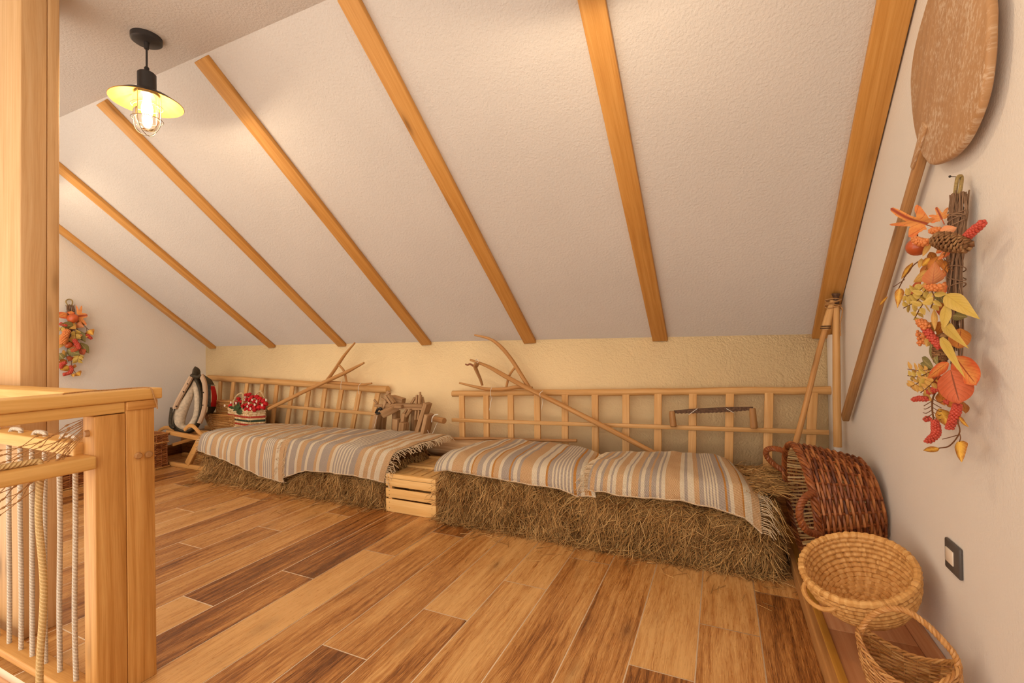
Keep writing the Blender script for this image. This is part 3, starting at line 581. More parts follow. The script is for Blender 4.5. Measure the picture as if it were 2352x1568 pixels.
rack('long wooden ladder rack on the right with the two handled saw tied to it', py(1040, 904, 3.06), py(1908, 896, 3.06), R1, (py(1038, 964, 2.985), py(1904, 993, 2.985)), .0235, .262, .046)
R2 = [(507, 873, 505, 915), (538, 875, 532, 915), (570, 878, 563, 915), (604, 881, 594, 950), (638, 884, 626, 968), (674, 887, 660, 970), (712, 890, 698, 974), (749, 893, 735, 976), (787, 895, 770, 980), (828, 898, 810, 980), (871, 901, 853, 980)]
rack('wooden ladder rack at the left behind the flower bag and collar', py(480, 867, 3.09), py(891, 895, 3.09), R2, (py(500, 921, 3.055), py(872, 951, 3.055)), .030, .262, .046, 3.09, 3.06)

# ------------------------------------------------------------------ wooden hay forks
def fork(label, handle, tines, brace, Y, r):
    h = [py(x, y, Y+dy) for x, y, dy in handle]
    t = thing('hay_fork', h[0], label, 'hay fork', 'wooden hay forks on the ladder racks'); P = spline(h, 40)
    MB().tube(P, np.interp(np.linspace(0, 1, 40), [0, .1, .7, 1], [r*.85, r, r*.95, r*.45])*(1+.05*np.array([fbm(p, 9) for p in P])), 12).build('shaft', M['pole'], t)
    for q in tines: P = spline([py(x, y, Y+dy) for x, y, dy in q], 30); MB().tube(P, np.interp(np.linspace(0, 1, 30), [0, .6, 1], [r*.85, r*.8, r*.38]), 10).build('tine', M['pole'], t)
    for q in brace: P = spline([py(x, y, Y+dy) for x, y, dy in q], 12); MB().tube(P, r*.62, 8, flat=.8).build('brace', M['pole'], t)
    return t
fork('three pronged wooden hay fork on the left rack, prongs toward the middle', [(617, 939, -.06), (690, 903, 0), (757, 872, .02), (800, 852, .0), (836, 833, -.06)], [[(752, 872, .05), (768, 850, .05), (790, 817, .04), (815, 787, .0)], [(752, 877, .06), (790, 880, .06), (830, 883, .05), (854, 880, .0)]], [[(777, 836, .05), (790, 852, .05), (796, 877, .06)]], 2.95, .0175)
fork('curved three pronged wooden hay fork on the right rack, shaft running down right', [(1507, 1042, -.08), (1400, 986, -.03), (1290, 930, 0), (1215, 893, .02), (1165, 866, .02), (1120, 841, .02), (1080, 826, .02)], [[(1217, 893, .05), (1198, 862, .05), (1175, 826, .05), (1150, 796, .04), (1125, 778, .03), (1090, 769, .02)], [(1222, 892, .05), (1195, 888, .05), (1160, 893, .05), (1125, 894, .05), (1092, 888, .04), (1055, 879, .02)]], [[(1186, 839, .05), (1170, 862, .05), (1163, 888, .05)]], 2.96, .0175)
def tie(pts, label):
    tag(MB().tube(spline(pts, 20), .0018, 5).build('tie_string', M['string'], None), label, 'string')
tie([py(1129, 890, 2.945), py(1126, 901, 2.94), py(1128, 911, 2.945), py(1130, 912, 3.0), py(1127, 925, 2.97), py(1124, 942, 2.97)], 'white string tying the lower fork prong to the right rack')
tie([py(1247, 897, 2.945), py(1240, 903, 2.93), py(1241, 910, 2.945), py(1247, 912, 3.0), py(1246, 925, 2.97), py(1244, 940, 2.97)], 'white string tying the curved fork shaft to the right rack')
tie([py(785, 874, 2.93), py(783, 882, 2.925), py(783, 893, 2.94), py(782, 894, 2.98)], 'white string around the left fork prong and rack rail, left one of two')
tie([py(829, 880, 2.93), py(824, 886, 2.92), py(823, 896, 2.94), py(825, 905, 2.95)], 'white string around the left fork prong and rack rail, right one of two')

# small carved hanging tool (root-wood hook) on the fork prong
o = [py(x, y, 2.955) for x, y in ((1096, 834), (1092, 843), (1097, 856), (1103, 870), (1108, 885))]
t = thing('carved_hook', o[0], 'small reddish carved wooden hook hanging from the curved fork tip', 'hook')
MB().tube(spline(o, 20), [.020, .024, .026, .026, .024, .021, .019, .018, .0175, .017, .0165, .016, .0155, .015, .0145, .014, .0135, .013, .0125, .0115], 10, flat=.7).build('body', M['darkpole'], t)
MB().tube(spline([py(1090, 842, 2.955), py(1080, 836, 2.955), py(1074, 838, 2.955), py(1069, 836, 2.955)], 14), np.linspace(.008, .005, 14), 8).build('horn', plain('reddish_wood', (.26, .09, .04), .6), t)
MB().tube(spline([py(1096, 834, 2.955), py(1099, 829, 2.955), py(1095, 824, 2.96), py(1093, 829, 2.975), py(1096, 835, 2.96)], 14), .0016, 5).build('string', M['string'], t)

# ------------------------------------------------------------------ two handled saw tied to the right rack
a, c = py(1548, 946, 2.955), py(1730, 938, 2.955)
t = thing('two_handled_saw', (a+c)/2, 'dark steel saw blade with two upright wooden handles tied to the rack', 'saw')
b = MB(); n = 40; up = unit(np.cross(c-a, (0, -1, 0))); up = up if up[2] > 0 else -up
T_, B_ = [], []
for i in range(n+1):
    s = i/n; p = a*(1-s)+c*s; w = .010+.006*math.sin(PI*s); T_.append(p+up*w); B_.append(p-up*(w-.003*(i % 2)))
for off in (0, .0028): b.grid([[p+A(0, off, 0) for p in (T_ if off == 0 else B_)], [p+A(0, off, 0) for p in (B_ if off == 0 else T_)]])
b.grid([T_, [p+A(0, .0028, 0) for p in T_]]); b.grid([[p+A(0, .0028, 0) for p in B_], B_]); b.build('blade', M['rust'], t)
for x0, y0, x1, y1 in ((1543, 944, 1547, 980), (1728, 937, 1732, 984)):
    p, q = py(x0, y0, 2.952), py(x1, y1, 2.945); P = spline([p, p*.7+q*.3, p*.3+q*.7, q], 16); MB().tube(P, np.interp(np.linspace(0, 1, 16), [0, .1, .8, .94, 1], [.015, .0175, .0195, .020, .015]), 12).build('handle', M['darkpole'], t)
b = MB()
for x0, y0, x1, y1 in ((1582, 952, 1602, 938), (1668, 938, 1686, 948)):
    b = MB().tube([py(x0, y0, 2.955), py((x0+x1)/2, (y0+y1)/2, 2.945), py(x1, y1, 2.955)], .0016, 5); b.build('tie', M['string'], t)

# ------------------------------------------------------------------ flail in the right corner
t = thing('flail', py(1832, 1008, 2.75), 'old wooden flail leaning in the right corner, beater hanging on twine', 'flail')
P = spline([py(1820, 1045, 2.70), py(1845, 953, 2.76), py(1876, 826, 2.810), py(1896, 752, 2.840)], 30); MB().tube(P, np.linspace(.0145, .0125, 30), 12).build('staff', M['pole'], t)
P = spline([py(1895, 757, 2.837), py(1901, 734, 2.835), py(1908, 708, 2.835), py(1913, 690, 2.835)], 14); MB().tube(P, np.interp(np.linspace(0, 1, 14), [0, .15, .5, 1], [.0165, .020, .018, .012]), 12).build('swivel_cap', M['rung'], t)
for f in (0.05, .12): p = P[0]*(1-f)+P[-1]*f; a = np.arange(16)/16*2*PI; MB().tube(np.stack([p[0]+.021*np.cos(a), p[1]+.021*np.sin(a), p[2]+0*a], 1), .003, 6, closed=True).build('leather_ring', M['rust'], t)
P = spline([py(1920, 702, 2.835), py(1921, 800, 2.845), py(1922, 920, 2.850), py(1924, 1018, 2.845), py(1924, 1021, 2.845)], 30); MB().tube(P, np.interp(np.linspace(0, 1, 30), [0, .5, .93, 1], [.016, .0185, .019, .016]), 12, flat=.9).build('beater', M['rung'], t)
P = spline([py(1920, 697, 2.835), py(1921, 687, 2.835), py(1920, 679, 2.835), py(1920, 674, 2.835)], 10); MB().tube(P, [.015, .014, .013, .0125, .013, .014, .016, .018, .019, .018], 12).build('leather_cap', M['rust'], t)
tw = [py(1903, 712, 2.835)]
for k in range(26): aa = k*1.35; tw.append(py(1914, 708-k*.95, 2.835)+A(.035*math.cos(aa), .024*math.sin(aa), .012*rng.normal()*.5))
tw += [py(1932, 705, 2.825), py(1934, 722, 2.825), py(1930, 742, 2.825), py(1931, 771, 2.825)]
MB().tube(spline(tw, 150), .0026, 6).build('twine_lashing', M['twine'], t)

# ------------------------------------------------------------------ wooden peel on the right wall
XP = XR-.032; ang = unit(px(2140, 378, XP)-px(1941, 960, XP)); c0 = px(2140, 378, XP)
yz = lambda p: p[1:]
axis = unit(A(0, *yz(px(2124, 352, XP)-px(1941, 960, XP)))); prp = np.cross((1, 0, 0), axis)
# blade outline measured on the wall plane
LB, WB = .335, .205
cb = px(2119, 352, XP)+axis*LB*.93+prp*0
t = thing('bread_peel', cb, 'large wooden bread peel with oval blade hung on the right wall', 'peel')
OUT = [(2128, 358), (2112, 310), (2103, 250), (2100, 180), (2108, 115), (2124, 50), (2150, -30), (2185, -92), (2232, -112), (2266, -80), (2283, 0), (2284, 60), (2281, 130), (2271, 205), (2252, 268), (2224, 326), (2196, 358), (2168, 374), (2146, 377)]
bo = spline([px(x, y, XP) for x, y in OUT+OUT[:1]], 91)[:-1]; nA = 90; bc0 = bo.mean(0); bl = MB()
axis = unit(A(0, *(px(2215, -40, XP)-px(2150, 372, XP))[1:])); prp = np.cross((1, 0, 0), axis)
def ell(s, x): r = bc0+(bo-bc0)*s; r[:, 0] = x; return r
rings = [ell(s, x) for s, x in ((.0005, XP-.011), (.5, XP-.0115), (.965, XP-.011), (.99, XP-.009), (1, XP-.004), (1, XP+.004), (.98, XP+.008), (.0005, XP+.008))]
uvr = [np.stack([(r-bc0)@axis, (r-bc0)@prp], 1)+A(3.3, 7.1) for r in rings]
bl.grid(np.array(rings), np.array(uvr), closed_v=True); bl.build('blade', M['peel'], t, angle=50)
axis = unit(px(2119, 352, XP)-px(1941, 960, XP)); hb, he = px(2119, 352, XP)+axis*.03, px(1941, 960, XP); MB().beam(hb, he, .036, .024, (1, 0, 0), .044, .030).build('handle', M['darkpole'], t, False, .007)
MB().beam(hb+axis*.06-prp*.002+A(-.012, 0, 0), hb-axis*.075+A(-.014, 0, 0), .040, .010, (1, 0, 0), .018, .010).build('tongue', M['peel'], t, False, .004)

# ------------------------------------------------------------------ light switch on the right wall
q = [px(x, y, XR-.004) for x, y in ((2174, 1233), (2209, 1262), (2209, 1334), (2174, 1299))]
ya, yb = (q[0][1]+q[3][1])/2, (q[1][1]+q[2][1])/2; zt, zb = (q[0][2]+q[1][2])/2, (q[2][2]+q[3][2])/2
t = thing('wall_socket', (XR, (ya+yb)/2, (zt+zb)/2), 'square anthracite switch plate with cream rocker low on right wall', 'switch')
pl = MB().box((XR-.009, yb, zb), (XR-.0002, ya, zt)).build('plate', M['graphite'], t, False, .004)
yw = ya-yb; zw = zt-zb; y1, y0 = ya-.13*yw, ya-.63*yw
MB().box((XR-.0115, y0, zb+.27*zw), (XR-.006, y1, zt-.27*zw)).build('rocker', M['cream_plastic'], pl, False, .0015)

# ------------------------------------------------------------------ wicker
def frame(ax, hint=(0, 0, 1)):
    ax = unit(ax); e1 = unit(np.asarray(hint, float)-ax*(np.asarray(hint, float)@ax)); return ax, e1, np.cross(ax, e1)
def twisted(mb, path, R, r, turns, strands=3, n=6):
    P = np.asarray(path); m = len(P); T = np.gradient(P, axis=0); T /= np.linalg.norm(T, axis=1)[:, None]; N = np.zeros((m, 3)); nn = unit(np.cross(T[0], (.3, .2, .9)))
    for i in range(m): nn = unit(nn-T[i]*(nn@T[i])); N[i] = nn
    B = np.cross(T, N); s = np.linspace(0, turns*2*PI, m)
    for k in range(strands):
        a = s+k*2*PI/strands; mb.tube(P+R*(np.cos(a)[:, None]*N+np.sin(a)[:, None]*B), r, n, tone=.3+.5*rng.random())
def weave(mb, surf, nst, nrow, r_st, r_w, amp, spr=4, n=5, v0=.0, v1=1.0, jit=.0, arc=(0, 1)):
    vs = np.linspace(v0, v1, 14)
    for k in range(nst if arc == (0, 1) else nst+1):
        u = arc[0]+(arc[1]-arc[0])*k/nst; mb.tube(np.array([surf(u, v)[0] for v in vs]), r_st, n, tone=.25+.35*rng.random())
    m = nst*spr; us = arc[0]+(arc[1]-arc[0])*np.arange(m if arc == (0, 1) else m+1)/m
    for j in range(nrow):
        v = v0+(v1-v0)*(j+.5)/nrow; pts = []; j0 = jit*rng.normal()
        for i, u in enumerate(us):
            p, nr = surf(u, v+j0); pts.append(p+nr*amp*math.cos(PI*i/spr+PI*j))
        mb.tube(np.array(pts), r_w, n, closed=arc == (0, 1), tone=None); mb.T[-1 if arc == (0, 1) else -3] = np.repeat(np.clip(.5+.28*rng.normal(size=len(us)//spr+2), 0, 1), spr*n)[:len(mb.T[-1 if arc == (0, 1) else -3])]
def surf_rev(C, ax, prof, hint=(0, 0, 1), el=1.0):
    ax, e1, e2 = frame(ax, hint); pr = np.asarray(prof, float); q = np.linspace(0, 1, len(pr))
    def f(u, v):
        r = np.interp(v, q, pr[:, 0]); h = np.interp(v, q, pr[:, 1]); a = u*2*PI; d = math.cos(a)*e1+math.sin(a)*e2*el
        return C+d*r+ax*h, unit(d)
    return f, (ax, e1, e2)

# big red-brown willow basket lying on its side on the ledge
mc = A(.308, 2.36, .350); axm = unit(A(-.99, -.10, -.09)); LBK = .245
bc = mc-axm*LBK
t = thing('willow_basket', (mc+bc)/2*A(1, 1, 0)+A(0, 0, .07), 'big red-brown willow basket lying on its side in the right corner', 'basket')
f, (ax, e1, e2) = surf_rev(bc, axm, [(.178, 0), (.200, .06), (.222, .13), (.238, .19), (.246, .245)])
b = MB(); weave(b, f, 26, 23, .0055, .0060, .0066, jit=.004); b.build('woven_side', M['wick_dark'], t)
fi, _ = surf_rev(bc, axm, [(.166, .004), (.188, .06), (.210, .13), (.226, .19), (.235, .240)])
b = MB()
for k in range(84): b.tube(np.array([fi((k+.5*rng.random())/84, v)[0] for v in np.linspace(0, 1, 7)]), .0045, 5, tone=rng.random())
b.build('inner_lining', M['wick_inner'], t)
b = MB(); fb, _ = surf_rev(bc, axm, [(.004, 0), (.182, 0)]); weave(b, fb, 16, 17, .004, .005, .003); b.build('base', M['wick_dark'], t)
b = MB()
for k in range(4): a = np.arange(160)/160*2*PI; ph = a*17+k*PI/2; b.tube(mc+(.248+.008*np.cos(ph))[:, None]*(np.cos(a)[:, None]*e1+np.sin(a)[:, None]*e2)+(.010*np.sin(ph))[:, None]*ax, .006, 6, closed=True, tone=.35+.1*k)
b.build('rim', M['wick_dark'], t)
def ring_handle(c, d, out, w, h):
    s = np.linspace(0, PI, 50); P = np.array([c+d*w*math.cos(q)+out*h*math.sin(q) for q in s]); b = MB(); twisted(b, P, .0075, .0072, 7, 3); return b
for hv, wv in ((unit(.72*-e2*np.sign((e2)@A(0, 1, 0))+.10*e1), .075), (unit(.75*e2*np.sign((e2)@A(0, 1, 0))+.45*e1), .065)):
    c = mc+hv*.247; d = np.cross(ax, hv); ring_handle(c-hv*.004, d, unit(ax*.75+hv*.66), wv, .095).build('handle', M['wick_dark'], t)

# coiled straw bread basket leaning on the ledge
cc = A(.384, 1.80, .328); v = unit(EYE-cc); upi = unit(-.30*CR+.95*CU); upi = unit(upi-v*(upi@v)); Nn = unit(.66*v+.75*upi)
t = thing('coiled_basket', cc*A(1, 1, 0)+A(0, 0, LT), 'round coiled straw basket tilted on the ledge, open side up', 'basket')
ax, e1, e2 = frame(Nn, (1, 0, .3)); RB = .152
b = MB(); prof = []
rc = .0088; nb_ = 5
for k in range(nb_): prof.append((.012+k*rc*1.75, -.150+.0015*k))
r0, h0 = prof[-1]; ns = 11
for k in range(1, ns+1): s = k/ns; prof.append((r0+(RB-r0)*math.sin(s*PI/2)**.92, h0+(.0-h0)*(1-math.cos(s*PI/2))**.85*1.0))
for q, (r, h) in enumerate(prof):
    m = max(24, int(2*PI*r/.006)); a = np.arange(m)/m*2*PI; k = max(6, int(2*PI*r/.026)); ph = a*k+q*PI*.9; last = q == len(prof)-1
    rad = (.0112 if last else rc)*(1+.13*np.cos(a*k*(3 if last else 1)+q*PI*.9)); P = cc+r*(np.cos(a)[:, None]*e1+np.sin(a)[:, None]*e2)+(h+.0010*np.cos(ph))[:, None]*ax
    b.tube(P, rad, 8, closed=True); b.T[-1] = np.repeat(.5+.16*np.cos(ph)+.16*rng.normal(size=m), 8)
b.build('coiled_bowl', M['straw_coil'], t)
hd = unit(-CR*.75-CU*.65); hd = unit(hd-ax*(hd@ax)); s = np.linspace(0, PI, 40); d = np.cross(ax, hd); P = np.array([cc+hd*.140-ax*.035+d*.06*math.cos(q)+(hd*.75-ax*.25)*.050*math.sin(q) for q in s])
b = MB().tube(P, .0075*(1+.08*np.cos(np.arange(40)*1.9)), 8); b.T[-1] = b.T[-1]; b.build('handle', M['straw_coil'], t)

# small willow basket with tall twisted handle, near corner of the ledge
Lp, Rp = A(.338, 1.575, .245), A(.525, 1.495, .235); mid = (Lp+Rp)/2; ex = unit((Rp-Lp)*A(1, 1, 0)); ey = A(-ex[1], ex[0], 0); hl = np.linalg.norm((Rp-Lp)[:2])/2; hw = .078
t = thing('handled_basket', mid*A(1, 1, 0)+A(0, 0, LT), 'small oval willow basket with a tall twisted handle on the ledge', 'basket')
def fh(u, v):
    a = u*2*PI; zr = .185+.058*math.cos(a)**2; w = .62+.38*math.sin(v*PI/2); d = ex*math.cos(a)*hl*w+ey*math.sin(a)*hw*w
    return A(mid[0], mid[1], 0)+d+A(0, 0, LT+.006+(zr-LT-.006)*v), unit(ex*math.cos(a)*hw+ey*math.sin(a)*hl)
b = MB(); weave(b, fh, 22, 26, .0024, .0026, .0030, jit=.004); b.build('woven_side', M['wick_mid'], t)
b = MB(); P0 = A(mid[0], mid[1], LT+.007)
for k in range(11): a = np.arange(40)/40*2*PI; s = (k+.5)/11*.62; b.tube(P0+np.cos(a)[:, None]*ex*hl*s+np.sin(a)[:, None]*ey*hw*s, .0036, 5, closed=True, tone=rng.random())
b.build('base', M['wick_mid'], t)
b = MB()
for k in range(3): a = np.arange(120)/120; P = np.array([fh(u, 1.0)[0]+fh(u, 1.0)[1]*.004*math.cos(u*2*PI*12+k*2.1)+A(0, 0, .005*math.sin(u*2*PI*12+k*2.1)) for u in a]); b.tube(P, .0034, 6, closed=True, tone=.3+.2*k)
b.build('rim', M['wick_mid'], t)
npl = np.cross(Rp-Lp, (0, 0, 1)); hp = [Lp+A(0, 0, -.02)]+[pn(x, y, mid, npl) for x, y in ((1988, 1428), (2012, 1407), (2045, 1397), (2085, 1404), (2128, 1434), (2168, 1474), (2196, 1512))]+[Rp+A(0, 0, -.03)]
b = MB(); twisted(b, spline(hp, 110), .0042, .0044, 12, 3); b.build('handle', M['wick_mid'], t)

# long lidded hamper by the railing
def boxweave(t, x0, x1, y0, y1, z0, z1, mat, name, ns=.028, rw=.0042, taper=0.0):
    per = [(x0, y0), (x1, y0), (x1, y1), (x0, y1)]; c = A((x0+x1)/2, (y0+y1)/2)
    seg = [(A(*per[i]), A(*per[(i+1) % 4])) for i in range(4)]; Ls = [np.linalg.norm(b_-a_) for a_, b_ in seg]; tot = sum(Ls)
    def f(u, v):
        s = (u % 1)*tot
        for (a_, b_), l in zip(seg, Ls):
            if s <= l: break
            s -= l
        d = (b_-a_)/l; p = a_+d*s; n = A(d[1], -d[0]); k = 1+taper*v; q = c+(p-c)*k; return A(*q, z0+(z1-z0)*v), A(*n, 0)
    nst = int(tot/ns/2)*2; b = MB(); weave(b, f, nst, int((z1-z0)/(rw*2.05)), rw*.9, rw, rw*1.05); return b.build(name, mat, t)
t = thing('wicker_hamper', (-4.77, 2.03, 0), 'long dark wicker hamper with lid standing behind the railing', 'hamper')
boxweave(t, -4.94, -4.60, 1.60, 2.49, .006, .225, M['wick_hamper'], 'woven_body', .045)
boxweave(t, -4.945, -4.595, 1.595, 2.495, .232, .305, M['wick_hamper'], 'lid_side', .045)
b = MB()
for k in range(38): x = -4.94+.34*(k+.5)/38; b.tube(spline([(x, 1.60, .306), (x, 2.0, .312+.004*(k % 2)), (x, 2.49, .306)], 24), .0046, 5, tone=rng.random())
b.build('lid_top', M['wick_hamper'], t)
b = MB()
for z in (.008, .229, .306):
    a = [(-4.95, 1.59, z), (-4.59, 1.59, z), (-4.59, 2.50, z), (-4.95, 2.50, z)]
    P = np.vstack([np.linspace(a[i], a[(i+1) % 4], 50)[:-1] for i in range(4)]); twb = MB(); b = MB(); twisted(b, np.vstack([P, P[:1]]), .004, .0045, 90, 2, 5); b.build('border', M['wick_mid'], t)

# ------------------------------------------------------------------ old sled
t = thing('wooden_sled', (-4.45, 2.65, 0), 'old wooden sled with curved arms in the left corner behind the first bale', 'sled')
def sb(name, a, c, w, h, up=(0, 0, 1)): return MB().beam(a, c, w, h, up).build(name, M['sled'], t, False, .004)
sb('runner', (-4.655, 2.53, .019), (-3.95, 2.535, .019), .030, .038); sb('runner', (-4.90, 2.80, .019), (-3.96, 2.80, .019), .030, .038)
sb('seat_rail', (-4.66, 2.53, .305), (-3.955, 2.53, .268), .034, .036); sb('seat_rail', A(-4.98, 2.775, .262), (-3.97, 2.80, .268), .030, .034)
sb('leg', (-4.36, 2.53, .038), (-4.20, 2.535, .255), .030, .062, (1, 0, .3)); sb('leg', (-4.47, 2.80, .038), (-4.40, 2.79, .245), .028, .05, (1, 0, .3))
sb('brace', (-4.215, 2.54, .22), (-4.10, 2.60, .10), .020, .030); sb('cross_bar', (-4.63, 2.55, .185), (-4.62, 2.80, .215), .024, .026)
for k in range(5): x0 = -4.38+.09*k; sb('deck_slat', (x0, 2.548, .273), (x0-.10, 2.788, .262), .055, .014)
for q, (pts, Y) in enumerate([([(362, 998), (368, 988), (380, 982), (392, 985), (401, 998)], 2.60), ([(424, 987), (434, 978), (444, 979), (455, 990), (464, 1001)], 2.56)]):
    P = spline([py(x, y, Y-.0+.01*i) for i, (x, y) in enumerate(pts)], 30); MB().tube(P, .011, 8, flat=1.6).build('curved_arm', M['sled'], t)

# ------------------------------------------------------------------ horse collar standing on the sled
pc = A(-4.62, 2.72, .5); ncol = unit(A(.80, -1.0, .18))
def cp(x, y, d=0): return pn(350+x/5.807, 820+y/5.807, pc+ncol*d, ncol)
M['leather'] = plain('cracked_dark_leather', (.06, .048, .03), .6, 0, 60, var=.5); M['pad'] = plain('worn_cream_felt', (.62, .53, .41), .9, 0, 40, var=.25)
M['hame'] = wood('worn_hame_wood', (.20, .12, .07), (.48, .34, .23), (.62, .47, .34), fine=.5, rough=.7); M['redcloth'] = plain('red_felt', (.55, .012, .012), .8)
t = thing('horse_collar', pc*A(1, 1, 0)+A(0, 0, .27), 'old leather horse collar with cream padding and a red side panel', 'horse collar')
ring = [(545, 262), (500, 370), (445, 470), (395, 570), (345, 690), (310, 790), (300, 880), (330, 945), (400, 985), (470, 985), (545, 945), (595, 870), (630, 770), (645, 660), (648, 540), (632, 430), (600, 340), (568, 275)]
P = spline([cp(x, y, 0) for x, y in ring+ring[:1]], 90)[:-1]; MB().tube(P, .0125, 9, closed=True, ref=ncol).build('rim_roll', M['leather'], t)
inn = [(548, 330), (515, 420), (465, 520), (420, 610), (375, 720), (348, 810), (345, 880), (375, 930), (430, 945), (500, 925), (550, 860), (590, 770), (605, 660), (605, 540), (590, 430), (565, 345)]
P = spline([cp(x+(14 if x < 480 else -4), y, -.03) for x, y in inn+inn[:1]], 90)[:-1]; w = np.array([.026+.026*max(0, math.sin(2*PI*(i/90)-.1)) for i in range(89)])
MB().tube(P, w, 12, closed=True, ref=ncol, flat=1.0).build('felt_padding', M['pad'], t)
P = spline([cp(x+4*(1 if x > 480 else -1), y, -.085) for x, y in ring+ring[:1]], 90)[:-1]; MB().tube(P, .030, 10, closed=True, ref=ncol).build('body', M['leather'], t)
for nm, pts in (('hame', [(520, 260), (470, 350), (420, 440), (365, 540), (320, 630), (300, 690)]), ('hame', [(650, 235), (690, 330), (705, 430), (708, 530), (700, 620), (690, 700), (665, 790), (630, 880)])):
    P = spline([cp(x, y, .024) for x, y in pts], 30); MB().tube(P, .022, 8, flat=1.0, ref=ncol).build(nm, M['hame'], t)
for x, y in ((415, 460), (320, 655), (688, 470), (680, 640), (470, 355)): MB().ball(cp(x, y, .036), .010, 8).build('iron_stud', M['metal'], t)
MB().tube(spline([cp(x, y, .03) for x, y in ((255, 670), (246, 750), (236, 850), (245, 920), (290, 950))], 14), .016, 8, flat=.7).build('strap', M['leather'], t)
P = spline([cp(570, 125, -.05), cp(590, 170, -.04), cp(585, 225, -.02), cp(570, 280, -.02)], 10); MB().tube(P, [.006, .022, .036, .045, .052, .056, .058, .056, .05, .04], 10, flat=.55, ref=ncol).build('top_cap', M['leather'], t)
MB().tube(spline([cp(520, 240, .03), cp(560, 255, .04), cp(610, 262, .04), cp(650, 240, .03)], 14), .016, 8).build('top_strap', M['leather'], t)
b = MB(); P = np.array([[cp(x, y, d) for d, x in zip(np.linspace(-.06, -.22, 6), np.linspace(xa, xb, 6))] for xa, xb, y in ((640, 690, 235), (705, 790, 300), (735, 830, 370))]); b.grid(P); P2 = np.array([[cp(x, y, d) for d, x in zip(np.linspace(-.06, -.22, 6), np.linspace(xa, xb, 6))] for xa, xb, y in ((735, 832, 372), (745, 845, 380))]); b.grid(P2)
lo = np.array([[cp(x, y, d) for d, x in zip(np.linspace(-.06, -.22, 6), np.linspace(xa, xb, 6))] for xa, xb, y in ((742, 850, 660), (738, 838, 700), (725, 800, 760))]); b.grid(lo); b.grid(np.array([[cp(x, y, -.06) for x in (725, 780)] for y in range(360, 700, 60)])); b.build('side_leather', M['leather'], t)
b = MB(); P = np.array([[cp(x+6*math.sin((y-380)/90), y, d) for d, x in zip(np.linspace(-.062, -.2, 8), np.linspace(xa, xb, 8))] for xa, xb, y in ((772, 830, 385), (780, 846, 450), (784, 856, 520), (782, 856, 590), (768, 848, 660))]); b.grid(P); b.build('red_panel', M['redcloth'], t)

# ------------------------------------------------------------------ small wicker baskets beside the collar
def tapered_basket(label, pts, Y, dep, mat):
    (xa, ya), (xb, yb), (xc, yc), (xd, yd) = pts    # top left, top right, bottom right, bottom left
    q = [py(x, y, Y) for x, y in pts]; zb = min(q[2][2], q[3][2]); zt = (q[0][2]+q[1][2])/2
    t = thing('wicker_basket', (q[2]+q[3])/2+A(0, dep/2, 0), label, 'basket', 'small wicker baskets by the collar')
    x0t, x1t, x0b, x1b = q[0][0], q[1][0], q[3][0], q[2][0]
    def f(u, v):
        a = u*2*PI; k = .25; sg = lambda c: np.sign(c)*abs(c)**k
        hx = ((x1b-x0b)*(1-v)+(x1t-x0t)*v)/2; cx = ((x1b+x0b)*(1-v)+(x1t+x0t)*v)/2; return A(cx+hx*sg(math.cos(a)), Y+dep/2+dep/2*(.85+.15*v)*sg(math.sin(a)), zb+(zt-zb)*v), unit(A(math.cos(a), math.sin(a), 0))
    b = MB(); weave(b, f, 30, int((zt-zb)/.0105), .004, .005, .0045); b.build('woven_side', mat, t)
    b = MB(); P = np.array([f(u, 1.0)[0] for u in np.arange(90)/90]); twisted(b, np.vstack([P, P[:1]]), .004, .006, 30, 2, 5); b.build('rim', mat, t)
    b = MB(); b.box((x0b+.01, Y+.01, zb), (x1b-.01, Y+dep-.01, zb+.008)); b.build('base', mat, t, False)
tapered_basket('low honey coloured wicker basket in front, between collar and flower bag', [(465, 954), (545, 951), (540, 988), (481, 987)], 2.885, .07, M['wick_mid'])
tapered_basket('taller honey coloured wicker basket half hidden behind the flower bag', [(495, 921), (545, 922), (540, 988), (497, 990)], 2.965, .05, M['wick_mid'])

# ------------------------------------------------------------------ woven bag with red flowers
a_, b_, c_ = py(522, 937, 2.92), py(573, 943, 2.85), py(613, 936, 2.955); zt = b_[2]; d_ = a_+c_-b_
t = thing('woven_bag', ((a_+c_)/2)*A(1, 1, 0)+A(0, 0, .217), 'woven straw bag with rows of red and green dots', 'bag')
cen = (a_+c_)/2; crn = [q*A(1, 1, 0) for q in (a_, b_, c_, d_)]; zb = .218
def fbag(u, v):
    s = (u % 1)*4; i = int(s); q = s-i; p = crn[i]*(1-q)+crn[(i+1) % 4]*q; k = .93+.07*v; cc_ = cen*A(1, 1, 0); d = p-cc_; d = d*(1-.10*abs(2*q-1)**6)
    e = crn[(i+1) % 4]-crn[i]; n = unit(A(e[1], -e[0], 0)); p = cc_+d*k; return A(p[0], p[1], zb+(zt-zb)*v), n
b = MB(); b.grid(np.array([[fbag(u, v)[0]-fbag(u, v)[1]*.004 for u in np.arange(64)/64] for v in np.linspace(0, 1, 6)])[:, ::-1], closed_v=True); b.box((crn[0]+cen*A(1,1,0))/2*A(1,1,0)+A(0,0,zb), (crn[2]+cen*A(1,1,0))/2*A(1,1,0)+A(0,0,zb+.01)) if False else None
nr, ncol_ = 15, 11; red, grn = MB(), MB()
